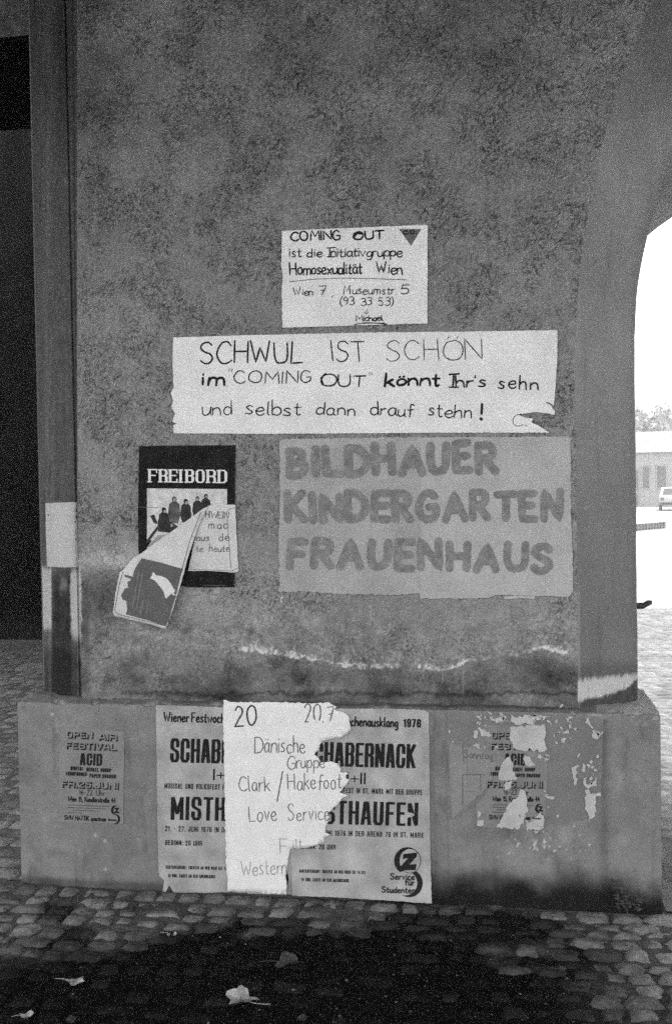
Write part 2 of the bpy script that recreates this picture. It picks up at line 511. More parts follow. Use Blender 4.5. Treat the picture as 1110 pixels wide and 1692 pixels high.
# efflorescence crest
dist = py-ly
al = np.interp(px, [380, 410, 470, 530, 560, 640, 680, 700, 760, 800, 820, 880, 910, 935, 950], [.1, .8, .8, .6, 1., .9, .3, .7, .9, .6, .35, .6, 1.1, .6, 0])
crest = al*np.exp(-np.where(dist < 0, (dist/7.)**2, (dist/3.)**2))*(.75+.7*n3)
crest += .35*al*np.exp(-((dist+13)/11.)**2)*sst(-.1, .4, n3)*(px < 620)
grt = fbm(S*70, ZZ*70, 3, 108)
cr_ = np.clip(crest*3, 0, 1)
tone += .22*sst(.10, .85, crest+.75*grt*cr_+.45*n3*cr_)*(.8+.5*blot) + .14*sst(.4, .95, crest+.6*grt*cr_+.3*blot)
tone += .10*sst(.15, .55, grt+.6*blot)*np.exp(-((py-(ly-8))/13.)**2)*np.interp(px, [140, 260, 380, 470, 700, 940], [.5, .8, .9, .5, .4, .9])
tone += .055*sst(.1, .5, blot+.5*grt)*np.exp(-((py-1136)/6.)**2)*sst(400, 520, px)
tone *= 1+.30*grt*sst(985, 1030, py)
# pale bloom round the dark blotch at the left and under the black poster
ring = np.exp(-(((np.hypot((px-165)/1.25, (py-1000)*.85))-62)/13.)**2)*sst(1000, 930, py)
tone += .10*np.clip(ring, 0, 1)*(.8+.8*n3)
tone += .17*blob(px, py, 215, 925, 88, 24)*(.75+.9*n3+.7*fine)
tone += .07*blob(px, py, 345, 985, 40, 26)*(.7+1.2*n3)
tone += .05*blob(px, py, 235, 1040, 60, 50)*(.7+1.2*n3)
tone *= 1-.58*blob(px, py, 168, 990, 36, 56)*(.9+.5*n3)
tone *= 1-.35*blob(px, py, 250, 1085, 70, 26)*(.9+.8*nn)
tone *= 1-.22*sst(1080, 1120, py)*(1+.9*nn)
fk = sst(.1, .5, fbm(S*55, ZZ*55, 3, 93))
tone += .16*fk*sst(.3, .7, blob(px, py, 412, 1036, 24, 13))
tone += .20*fk*sst(.3, .7, blob(px, py, 922, 1058, 30, 32))
tone += .06*fk*sst(.2, .6, nn)*sst(900, 940, py)*(1-sst(1080, 1130, py))
tone *= 1-.30*blob(px, py, 915, 1120, 45, 40)*(1+nn)
# scratches and drips
for (a, b, c, d) in ((612, 1000, 612, 1035), (766, 1100, 764, 1150), (731, 1105, 731, 1128), (700, 1100, 699, 1122)):
    tt = np.clip((py-b)/(d-b), 0, 1); dx = np.abs(px-(a+(c-a)*tt))
    tone += .09*np.exp(-(dx/1.2)**2)*((py > b) & (py < d))
tone *= 1-.55*np.exp(-((py-(1146+9*n3+5*nn))/(3.5+3*nn))**2)*(px > 200)
# top right rubbed rim
tone += .035*np.exp(-((px-to_px(np.stack([xr_front(ZZ), np.full_like(ZZ, YF), ZZ], -1))[0]+45)/26.)**2)*sst(.0, .4, patch)*(py < 560)
# bottom left of face, dark vertical stain beside the corner
tone *= 1-.5*box(px, py, 131, 149, 960, 1150, 6, 26)*(.9+.5*nn)
# corner strip
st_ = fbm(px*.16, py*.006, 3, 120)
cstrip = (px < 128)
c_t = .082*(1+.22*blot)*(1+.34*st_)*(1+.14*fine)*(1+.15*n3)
c_t = c_t*(1+.30*np.exp(-((px-(79+(py-300)*.006))/7.)**2)*sst(-.3, .3, st_+.2))*(1-.35*sst(.25, .6, pits))*(1+.25*grt)*(1+.25*mid)  # vertical highlight of the rounded corner painted into the tone
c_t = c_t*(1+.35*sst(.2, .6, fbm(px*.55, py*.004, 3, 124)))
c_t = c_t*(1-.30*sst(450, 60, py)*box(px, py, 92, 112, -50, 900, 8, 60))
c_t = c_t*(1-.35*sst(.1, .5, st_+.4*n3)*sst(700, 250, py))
c_t *= 1-.40*sst(330, 40, py)  # strip painted darker upwards, as the light falls off there
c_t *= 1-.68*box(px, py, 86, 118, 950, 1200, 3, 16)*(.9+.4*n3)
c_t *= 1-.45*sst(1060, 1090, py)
wash = np.maximum(box(px+1.5*fine, py+9*n3+4*fine, 60, 85.5, 938, 1040, 1.5, 6), box(px+4*n3+2*fine, py+12*n3, 116+(py-940)*.03, 134, 938, 1052, 2., 12))*(1-.5*sst(.25, .5, fine+.6*n3))
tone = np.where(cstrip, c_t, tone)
tone = tone*(1-wash)+wash*.40*(1+.08*n3+.08*fine)
tone *= 1-.5*np.exp(-((px-(127.5+(py-805)*.009))/2.0)**2)*(1-wash)
tone += .10*np.clip(blob(px, py, 105, 965, 9, 22)*(1+2*n3)-.35, 0, 1)
tone = np.clip(tone, .02, .6)
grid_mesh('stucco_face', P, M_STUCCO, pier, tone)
del curl, curl2, wx, wz

# --- splayed reveal
NR, NC = 300, 60
zr = np.linspace(.742, 3.80, NR)
tt = np.linspace(0, 1, NC)
R = np.zeros((NR, NC, 3))
for k, z in enumerate(zr):
    xa, xb = float(xr_front(np.array(z))), float(xr_back(np.array(z)))
    R[k, :, 0] = xa+(xb-xa)*tt; R[k, :, 1] = YF+(Y1A-YF)*tt; R[k, :, 2] = z
    L9 = math.hypot(xb-xa, Y1A-YF); t9 = 1-.05/L9                 # rounded rear arris, turning back into the passage
    n9 = int(NC*.72); a9 = np.linspace(0, t9, n9); R[k, :n9, 0] = xa+(xb-xa)*a9; R[k, :n9, 1] = YF+(Y1A-YF)*a9
    b9 = np.linspace(0, 1, NC-n9+1)[1:]
    p0x, p0y = xa+(xb-xa)*t9, YF+(Y1A-YF)*t9
    R[k, n9:, 0] = (1-b9)**2*p0x+2*b9*(1-b9)*(xb+.004)+b9**2*(xb+.006); R[k, n9:, 1] = (1-b9)**2*p0y+2*b9*(1-b9)*(Y1A+.003)+b9**2*(Y1A+.07)
rn = fbm(R[:, :, 1]*5+R[:, :, 0]*3, R[:, :, 2]*3, 3, 130)
fineR = fbm(R[:, :, 0]*50, R[:, :, 2]*20, 3, 131)
bul = .004*rn + .0012*fineR
ed = np.minimum(1, np.minimum(tt, 1-tt)*12)
R[:, :, 0] += bul*.6*ed; R[:, :, 1] -= bul*.8*ed
R[:, :, 2] -= 0
rx, ry = to_px(R)
rt = .215*(1+.14*rn)*(1+.06*fineR)*(1+.10*fbm(R[:, :, 1]*14+R[:, :, 0]*9, R[:, :, 2]*7, 4, 133))
rt *= 1-.26*sst(600, 1020, ry+60*rn)  # light fall-off towards the base, painted into the tone
rt *= 1-.42*sst(280, 10, ry+40*rn)  # shade towards the top, likewise painted in
rt *= 1-.15*sst(.2, .5, fbm(R[:, :, 0]*24+R[:, :, 1]*20, R[:, :, 2]*2, 3, 137))
topw = np.interp(rx, [950, 985, 1010, 1040, 1060], [1122, 1117, 1115, 1112, 1110]) + 5*fineR + 2
botw = np.interp(rx, [950, 960, 970, 1010, 1035, 1056], [1165, 1158, 1155, 1147, 1138, 1118]) + 3*fineR
brs = fbm(R[:, :, 0]*120+R[:, :, 1]*60, R[:, :, 2]*8, 3, 139)
wsh = sst(topw-3, topw+4, ry+9*brs)*(1-sst(botw-3, botw+3, ry+5*brs))*(1-.35*sst(.2, .5, brs))
rt = rt*(1-wsh)+wsh*.45
rt = np.where(ry > botw, .10+.05*fineR, rt)
rt *= 1-.35*sst(1080, 1112, ry)*(1-wsh)
for (a, b, r0) in ((965, 706, 1.6), (1004, 1005, 1.8), (943+40, 432, 1.5), (961+40, 338, 1.4)):
    rt *= 1-.6*np.exp(-((rx-a)**2+(ry-b)**2)/(r0*r0))
rt += .10*np.exp(-((rx-(953+.006*(ry-600)))/1.6)**2)*sst(930, 1000, ry)*(1-wsh)
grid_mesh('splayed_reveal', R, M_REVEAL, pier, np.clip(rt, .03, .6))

# --- hidden core, barrel vault of the passage, right jamb
core = boxes('masonry_core', [(PIER[0][0]+.015, X1A-.010, .24, 4.1, .0, 4.2)], M_PLAIN, pier)
vs, fs, seg_n = [], [], 40
for yy in (Y1A+.05, 4.1):
    for k in range(seg_n+1):
        a = math.pi*(1-k/seg_n)
        vs.append((X1A+RB+RB*math.cos(a), yy, ZB+RB*math.sin(a)))
for k in range(seg_n):
    fs.append((k, k+1, seg_n+2+k, seg_n+1+k))
passage = mesh('passage_vault', vs, fs, mat('vault_plaster', .19, cloud=.12, cs=3, bump=.002, bs=60), None, True)
tag(passage, 'curving plastered barrel vault of the passage behind the arch at the right', 'vault')
boxes('jamb', [(X1A+2*RB, X1A+2*RB+1.6, YF, 3.0, 0, 4.2)], M_PLAIN, passage)
upper = empty('upper_sky_blocker', (0, 1, 4))  # unseen block above the openings, added to block the sky
tag(upper, 'unseen storey block added over the openings to keep out the sky', 'wall')
boxes('wall', [(-6.0, -1.9, .22, 1.25, 4.2, 7.5), (-1.899, 5.8, .22, 4.1, 4.2, 7.5)], M_PLAIN, upper)
# front spandrel to the right of the arch curve (outside the frame)
vs, fs = [], []
K = 30
for k in range(K+1):
    z = 3.8+(4.25-3.8)*k/K
    vs += [(float(xr_front(np.array(z)))+.001, YF, z), (6.0, YF, z+.0)]
# lintel over the opening left of the pier
LZ = on_y(25, 60, .26).z
NXL, NZL = 180, 120
lx = np.linspace(-4.6, PIER[0][0]+.03, NXL); lz = np.linspace(LZ, 4.25, NZL)
LX, LZZ = np.meshgrid(lx, lz)
ln = fbm(LX*18, LZZ*18, 3, 140); l2 = np.abs(fbm(LX*26, LZZ*34, 3, 143))
Lp = np.stack([LX, .26+.004*ln, LZZ-.03*(LX+1.9)*0], -1)
lintel = grid_mesh('lintel', Lp, M_STUCCO, None, np.clip(.085*(1+.3*ln)*(1-.45*(1-sst(0, .09, l2))), .02, 1))
tag(lintel, 'rough stuccoed lintel over the dark opening, upper left of the pier', 'lintel')
boxes('soffit', [(-4.6, PIER[0][0]+.012, .27, on_z(25, 215, LZ).y, LZ+.002, 4.19)], mat('near_black_soffit', .006, grain=.2, cloud=.3, cs=3), lintel)  # underside in an even near-black tone
boxes('jamb', [(-6.2, -4.6, .2, 1.25, 0, 4.19)], M_PLAIN, lintel)
# unseen ceiling over the camera, added to darken the wall top
ceil = boxes('unseen_shade_ceiling', [(-6.2, 5.8, -4.8, YF+.14, 4.262, 4.5)], mat('ceiling_plaster', .12, cloud=.1, cs=2), None)
tag(ceil, kind='structure')

# --- plinth: front, worn top edge and ledge in one relief skin
prof = []
HP = .742
for k in range(150): prof.append((0.0, -.035+(HP*.985+.035)*k/149))
for k in range(1, 9):
    a = math.pi/2*k/8
    prof.append((.011-.011*math.cos(a), HP*.985+.011*math.sin(a)))
for k in range(1, 30): prof.append((.011+(.42-.011)*(k/29), HP*.985+.011+.010*min(1, (k/29)*5.5)))
prof = np.array(prof)
NXP = 560
pxs = np.linspace(PLX0, PLX1, NXP)
PX, PY_ = np.meshgrid(pxs, prof[:, 0]); PZ = np.repeat(prof[:, 1][:, None], NXP, 1)
un = PY_+PZ
q1 = fbm(PX*4, un*4, 3, 150); q2 = fbm(PX*30, un*30, 3, 152); q3 = np.abs(fbm(PX*7, un*3, 3, 155))
face = (PY_ < .001)
chip = sst(.16, .42, fbm(PX*13, un*13, 4, 158))*np.exp(-((PZ-HP)/.022)**2)
PP = np.stack([PX, PY_-.0020*q1-.0009*q2+.014*chip*(PY_ < .06), PZ-.008*chip-.0035*np.abs(q1)*(PY_ > .008)+.0025*q2*(PY_ > .02)], -1)
wob = .004*fbm(PX[:, :]*2.5, PX*0, 2, 160)
PP[:, :, 2] += wob*sst(.5, .74, PZ)
PP[:, :, 2] += np.clip(.012*fbm(PX*7, PX*0+3, 4, 171)+.004*fbm(PX*35, PY_*35, 2, 172), -.006, .02)*sst(.02, .07, PY_)
PP[:, :, 1] -= .0035*np.clip(fbm(PX*9, un*9, 3, 173), 0, 1)*face
ppx, ppy = to_px(PP)
q4 = fbm(PX*9, un*9, 4, 154)
pt = .182*(1+.20*q1)*(1+.07*q2)*(1+.20*q4)
pt *= 1-.25*sst(.2, .5, fbm(PX*16, un*5, 4, 177))
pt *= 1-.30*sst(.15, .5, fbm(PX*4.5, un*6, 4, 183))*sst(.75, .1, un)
pt *= 1+.20*sst(.25, .45, fbm(PX*7, un*7, 4, 185))
pt *= 1-.28*sst(.38, .5, fbm(PX*70, un*70, 2, 187))
pt *= 1-.16*sst(.1, .5, fbm(PX*22, un*1.6, 3, 189))*sst(560, 700, ppx)
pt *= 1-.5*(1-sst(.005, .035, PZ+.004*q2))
pt *= 1+.10*blob(ppx, ppy, 80, 1270, 90, 160)
pt *= 1-.12*blob(ppx, ppy, 190, 1330, 70, 140)
pt *= 1+.14*box(ppx, ppy, 735, 1110, 1380, 1440, 20, 30)
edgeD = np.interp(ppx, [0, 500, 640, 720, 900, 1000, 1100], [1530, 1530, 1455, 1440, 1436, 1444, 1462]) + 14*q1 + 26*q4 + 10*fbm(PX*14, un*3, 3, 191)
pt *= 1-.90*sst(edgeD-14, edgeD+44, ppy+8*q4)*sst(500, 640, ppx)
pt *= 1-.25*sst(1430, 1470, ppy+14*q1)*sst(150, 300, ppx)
pt *= 1-.6*blob(ppx, ppy, 1028, 1490, 16, 34)
pt *= 1-.28*np.exp(-((ppx-(996+4*q1))/10)**2)*(ppy > 1190)
pt *= 1-.12*np.exp(-((ppx-1034)/1.5)**2)*box(ppx, ppy, 0, 1200, 1200, 1330, 1, 30)
for (a, b, c, d) in ((88, 1160, 90, 1280), (125, 1395, 127, 1460), (735, 1170, 741, 1450)):
    t_ = np.clip((ppy-b)/(d-b), 0, 1); dx = np.abs(ppx-(a+(c-a)*t_)-3*q2)
    pt *= 1-.22*np.exp(-(dx/1.6)**2)*((ppy > b) & (ppy < d))
# light flecks
fl = fbm(PX*60, un*60, 2, 163)
pt += .25*sst(.42, .5, fl+.35*blob(ppx, ppy, 890, 1395, 60, 14)-.12)*box(ppx, ppy, 820, 985, 1366, 1420, 3, 3)
for (a, b) in ((158, 1380), (174, 1389), (175, 1436), (87, 1180)):
    pt += .2*np.exp(-((ppx-a)**2+(ppy-b)**2)/7.)
ledge = PY_ > .012
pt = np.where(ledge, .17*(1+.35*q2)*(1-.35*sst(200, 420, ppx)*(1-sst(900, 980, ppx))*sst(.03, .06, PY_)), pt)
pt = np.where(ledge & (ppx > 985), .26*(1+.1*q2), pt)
pt = np.where(chip > .5, .30, pt)
pt *= 1+.10*fbm(PX*26, un*26, 3, 175)
pt += .10*sst(.25, .5, fbm(PX*30, un*60, 2, 176))*blob(ppx, ppy, 165, 1152, 45, 7)
pt *= 1-.4*np.exp(-((un-(HP+.055))/.012)**2)*(ppx > 300)*(ppx < 960)
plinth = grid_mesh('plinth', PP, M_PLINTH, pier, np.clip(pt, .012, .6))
# plinth sides and hidden bulk
boxes('plinth_side', [(PLX0+.0, PLX1-.0, .012, 3.02, -.03, HP*.985-.004)], mat('plinth_side_plaster', .18, cloud=.2, cs=5, bump=.002), pier)

# ------------------------------------------------------------------ COURT TO THE LEFT
M_DARKW = mat('dark_court_wall', .015, grain=.35, gs=14, cloud=.45, cs=1.1, bump=.01, bs=9, rough=.95)  # even near-black tone of the rear wall
M_DARKW2 = mat('dark_court_band', .005, grain=.35, gs=14, cloud=.4, cs=1.4, bump=.01, bs=9, rough=.95)
yb = 10.6
def zb(py, px=20, y=10.6): return on_y(px, py, y).z
bw = empty('court_building', (-4, yb, 0))
tag(bw, 'very dark rear wall of the court, seen through the opening left of the pier', 'building')
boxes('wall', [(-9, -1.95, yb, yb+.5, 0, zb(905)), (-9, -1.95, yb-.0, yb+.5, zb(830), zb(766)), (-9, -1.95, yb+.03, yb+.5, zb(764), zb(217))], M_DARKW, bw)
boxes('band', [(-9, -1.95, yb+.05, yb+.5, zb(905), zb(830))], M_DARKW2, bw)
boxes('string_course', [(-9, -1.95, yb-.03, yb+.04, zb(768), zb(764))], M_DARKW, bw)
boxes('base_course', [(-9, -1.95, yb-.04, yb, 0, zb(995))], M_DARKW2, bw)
boxes('roof', [(-9.2, -1.8, 6.6, yb+2.1, 9.51, 9.8)], M_DARKW, bw)  # unseen roof, added to darken the upper court wall
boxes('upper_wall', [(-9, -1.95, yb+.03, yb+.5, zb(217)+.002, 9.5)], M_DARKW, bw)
boxes('side_wall', [(-6.2, -6.0, 3.0, yb, 0, 9.0), (-1.95, -1.7, 3.0, yb, 0, 9.0)], mat('court_side_plaster', .08, cloud=.3, cs=2), bw)
M_SLAB = mat('granite_kerb', .17, grain=.2, gs=60, cloud=.15, cs=3, bump=.003, bs=40)
ya, ybk, yc = on_z(30, 1075, 0).y, on_z(30, 1068, 0.03).y, on_z(30, 1056.5, .06).y
for (y0, y1, z1) in ((ya, ybk-.015, .03), (ybk, yc-.02, .06), ):
    x = -6.0
    while x < -1.97:
        w = min(1.35, -1.97-x)
        boxes('kerb_stone', [(x, x+w-.008, y0, y1, -.03, z1)], M_SLAB, ground)
        x += 1.35
boxes('pavement', [(-6.0, -1.97, yc, yb, -.03, .058)], mat('asphalt_pavement', .035, grain=.3, gs=60, cloud=.35, cs=1.5), ground)['kind'] = 'structure'

# ------------------------------------------------------------------ OUTSIDE, FAR RIGHT (bleached by the light)
def far(px, py_base, z=0): return on_z(px, py_base, z)
def at_d(px, py, dist):
    d = ray(px, py); return CAM + d*(dist/d.dot(AX_F))
M_FARW = mat('pale_render', .26, grain=0, cloud=.08, cs=.5)
M_FARG = mat('far_glass', .10, grain=0, rough=.3)
M_FARR = mat('pale_roof', .15, grain=0, cloud=.1, cs=.5)
M_HILL = mat('hill_meadow', .09, grain=0, cloud=.3, cs=.03)
M_LEAF = mat('far_foliage', .22, grain=0, cloud=.2, cs=.5)  # foliage tone lightened to stand in for bleaching glare
# local frame outside: along view ray through px 1080
q = at_d(1080, 800, 72.); fw = Vector((q.x-CAM.x, q.y-CAM.y, 0)).normalized(); rt_ = Vector((fw.y, -fw.x, 0))
ang = math.atan2(rt_.y, rt_.x)
def house(base_px, dist, width, h, roof_h, label, wins, depth=8, name='far_house', group=None):
    q = at_d(base_px, 810, dist)
    e = empty(name, (q.x, q.y, -.03), ang)
    tag(e, label, 'house', group)
    def B(nm, L, m): 
        vs, fs = [], []
        for b in L: bx(vs, fs, *b)
        o = mesh(nm, vs, fs, m); o.parent = e; return o
    B('wall', [(-width/2, width/2, 0, depth, 0, h)], M_FARW)
    vs = [(-width/2-.3, -.3, h), (width/2+.3, -.3, h), (width/2+.3, depth+.3, h), (-width/2-.3, depth+.3, h), (-width/2-.3, depth/2, h+roof_h), (width/2+.3, depth/2, h+roof_h)]
    o = mesh('roof', vs, [(0, 1, 5, 4), (2, 3, 4, 5), (0, 4, 3), (1, 2, 5), (3, 2, 1, 0)], M_FARR); o.parent = e
    for (x0, x1, z0, z1) in wins:
        w = B('window', [(x0-.08, x1+.08, -.06, .02, z0-.08, z1+.08)], M_FARW)
        g = B('pane', [(x0, x1, -.08, -.061, z0, z1)], M_FARG); g.parent = w
    return e
house(1085, 72, 16, 3.9, 1.7, 'long low pale house behind the parked car, far right beyond the pier',
      [(-7, -5.6, .9, 2.4), (-4.6, -3.6, .9, 2.4), (-2.6, -1.3, 1.2, 2.7), (-2.6, -1.3, .1, .9), (-1.0, -.55, 1.3, 2.9), (.0, .6, 1.3, 2.9), (2, 3.2, 1.2, 2.6), (4.4, 5.6, 1.2, 2.6)])
house(1062, 105, 7, 6.5, 2.2, 'small pale gabled house half hidden by trees under the hill', [(-2, -1, 4, 5.4), (1, 2, 4, 5.4)], 6)
# hill
q = at_d(1085, 800, 420.)
vs, fs = [], []
for j in range(14):
    for i in range(40):
        u = (i/39-.5)*900; v = j/13*300
        hgt = 36*math.sin(math.pi/2*j/13)*(1+.12*math.sin(u*.013+1)+.07*math.sin(u*.05))+2*math.sin(u*.11+j)
        P3 = q + rt_*u + fw*v
        vs.append((P3.x, P3.y, max(hgt, 0)-.5 if j else -.5))
for j in range(13):
    for i in range(39):
        a = j*40+i; fs.append((a, a+1, a+41, a+40))
hill = mesh('hill', vs, fs, M_HILL, None, True); tag(hill, kind='structure')
# far trees: trunk + crown made of leaf clumps
def tree(px, dist, h, w, label, seed, group='pale trees below the hill'):
    r = random.Random(seed)
    q = at_d(px, 810, dist)
    e = empty('tree', (q.x, q.y, -.03)); tag(e, label, 'tree', group)
    vs, fs = [], []
    for k, (zz, rr_) in enumerate(((0, .22), (h*.3, .16), (h*.75, .06))):
        for a in range(6): vs.append((rr_*math.cos(a*1.047), rr_*math.sin(a*1.047), zz))
    for k in range(2):
        for a in range(6): fs.append((k*6+a, k*6+(a+1) % 6, k*6+6+(a+1) % 6, k*6+6+a))
    o = mesh('trunk', vs, fs, M_FARG); o.parent = e
    vs, fs = [], []
    cl = [(r.gauss(0, w*.26), r.gauss(0, w*.26), h*r.uniform(.42, .93), r.uniform(.5, 1.1)*w*.2) for _ in range(16)]
    for _ in range(1500):
        c = r.choice(cl); d = Vector((r.gauss(0, 1), r.gauss(0, 1), r.gauss(0, 1))).normalized()*c[3]*r.uniform(.5, 1.1)
        p = Vector(c[:3])+d; s = r.uniform(.12, .3)
        a = Vector((r.gauss(0, 1), r.gauss(0, 1), r.gauss(0, 1))).normalized(); b = a.orthogonal().normalized()
        k = len(vs); vs += [p+a*s, p+b*s, p-a*s*.9, p-b*s*.8]; fs.append((k, k+1, k+2, k+3))
    o = mesh('crown', vs, fs, M_LEAF); o.parent = e
tree(1056, 88, 8.2, 6, 'pale tree nearest the pier edge, above the long low house', 1)
tree(1075, 92, 7.4, 6, 'rounded pale tree behind the folded parasol, above the low house', 2)
tree(1098, 90, 6.6, 6, 'lower pale tree above the parked car, right edge', 3)
tree(1125, 94, 9, 7, 'pale tree beyond the car towards the frame edge', 4)
# folded parasol
q = far(1084, 826)
e = empty('parasol', (q.x, q.y, -.03)); tag(e, 'pale folded parasol with a pointed canopy in front of the low house', 'parasol')
sc_ = (q-CAM).dot(AX_F)/FOC
vs, fs = [], []
nseg = 12
for k, (zz, rr_) in enumerate(((49*sc_, 12.5*sc_), (62*sc_, 10.5*sc_), (85*sc_, 5.5*sc_), (107*sc_, .6*sc_))):
    for a in range(nseg):
        R_ = rr_*(1+.12*(a % 2)); vs.append((R_*math.cos(a*2*math.pi/nseg), R_*math.sin(a*2*math.pi/nseg), zz))
for k in range(3):
    for a in range(nseg): fs.append((k*nseg+a, k*nseg+(a+1) % nseg, (k+1)*nseg+(a+1) % nseg, (k+1)*nseg+a))
fs.append(tuple(range(nseg)))
o = mesh('canopy', vs, fs, mat('canvas', .78, grain=0)); o.parent = e
o = boxes('pole', [(-.05, .05, -.05, .05, 0, 50*sc_)], mat('white_paint', .8, grain=0)); o.parent = e
o = boxes('base', [(-.35, .35, -.35, .35, 0, .08)], M_FARR); o.parent = e
# parked car
q = far(1096, 842)
car = empty('parked_car', (q.x+rt_.x*.55, q.y+rt_.y*.55, -.03), ang)
tag(car, 'pale parked estate car seen from behind outside, at the right edge', 'car')
M_CAR = mat('car_paint', .4, grain=0, rough=.3, spec=.4); M_TYRE = mat('tyre', .05, grain=0)
def cpart(nm, vs, fs, m, par=None, smooth=False):
    o = mesh(nm, vs, fs, m, None, smooth); o.parent = par or car; return o
w2 = .82
prof_c = [(-1.9, .35), (-1.95, .75), (-1.9, .92), (-1.55, 1.38), (.45, 1.40), (1.0, .98), (1.85, .88), (1.95, .6), (1.9, .33)]
vs = []; n = len(prof_c)
for sgn in (-1, 1):
    for (a, b) in prof_c:
        tp = .84 if b > 1.2 else 1.0
        vs.append((sgn*w2*tp, a, b))
fs = [tuple(range(n))[::-1], tuple(range(n, 2*n))] + [(i, (i+1) % n, n+(i+1) % n, n+i) for i in range(n)]
body = cpart('body', vs, fs, M_CAR)
cpart('rear_window', [(-.62, -1.885, .98), (.62, -1.885, .98), (.56, -1.60, 1.33), (-.56, -1.60, 1.33)], [(0, 1, 2, 3)], M_FARG)
for sgn in (-1, 1):
    cpart('side_window', [(sgn*.80, -1.5, 1.0), (sgn*.80, .6, 1.0), (sgn*.725, .3, 1.33), (sgn*.725, -1.4, 1.33)], [(0, 1, 2, 3)], M_FARG)
    cpart('tail_light', *(lambda V=[], F=[]: (bx(V, F, sgn*.66-.09, sgn*.66+.09, -1.97, -1.9, .62, .8), (V, F))[1])([], []), M_FARG)
    for yy in (-1.2, 1.25):
        V, F = [], []
        for xx in (-.09, .09):
            for k in range(16): V.append((sgn*.74+xx, yy+.31*math.cos(k*math.pi/8), .31+.31*math.sin(k*math.pi/8)))
        F = [tuple(range(16)), tuple(range(16, 32))[::-1]]+[(k, (k+1) % 16, 16+(k+1) % 16, 16+k) for k in range(16)]
        wv = cpart('wheel', V, F, M_TYRE)
V, F = [], []; bx(V, F, -.8, .8, -2.02, -1.93, .36, .50); cpart('bumper', V, F, M_TYRE)
# low slatted barrier lying across the square
a = far(1046, 878); b = far(1100, 873)
dirv = (b-a).normalized(); L_ = (b-a).length
lb = empty('low_barrier', (a.x, a.y, -.03), math.atan2(dirv.y, dirv.x))
tag(lb, 'low dark slatted barrier standing on the bright paving outside', 'barrier')
hb = .27; M_BAR = mat('barrier_wood', .13, grain=.2, gs=20)
nsl = 11
for k in range(nsl):
    x = L_*k/nsl
    V, F = [], []; bx(V, F, x, x+L_/nsl*.62, -.02, .02, .03, hb); o = mesh('slat', V, F, M_BAR); o.parent = lb
V, F = [], []; bx(V, F, 0, L_, .021, .05, .06, .10); bx(V, F, 0, L_, .021, .05, hb-.06, hb-.02); o = mesh('rail', V, F, M_BAR); o.parent = lb
# iron peg behind the pier
pg = on_y(1052, 1001, .34)
V, F = [], []
for k in range(8):
    xx = pg.x-.06 + .117*k/7; zz = pg.z+(.006 if k > 5 else 0)+(.004*(k-5) if k > 5 else 0); rad = .013 if k < 7 else .008
    for j in range(8): V.append((xx, pg.y+rad*math.cos(j*math.pi/4), zz+rad*math.sin(j*math.pi/4)))
F = [(k*8+j, k*8+(j+1) % 8, k*8+8+(j+1) % 8, k*8+8+j) for k in range(7) for j in range(8)]+[tuple(range(56, 64))]
pegm = mesh('iron_hook', V, F, mat('iron', .05, grain=.2, rough=.5), None, True)
tag(pegm, 'short dark iron peg sticking out of the rear corner of the pier at the right', 'hook')

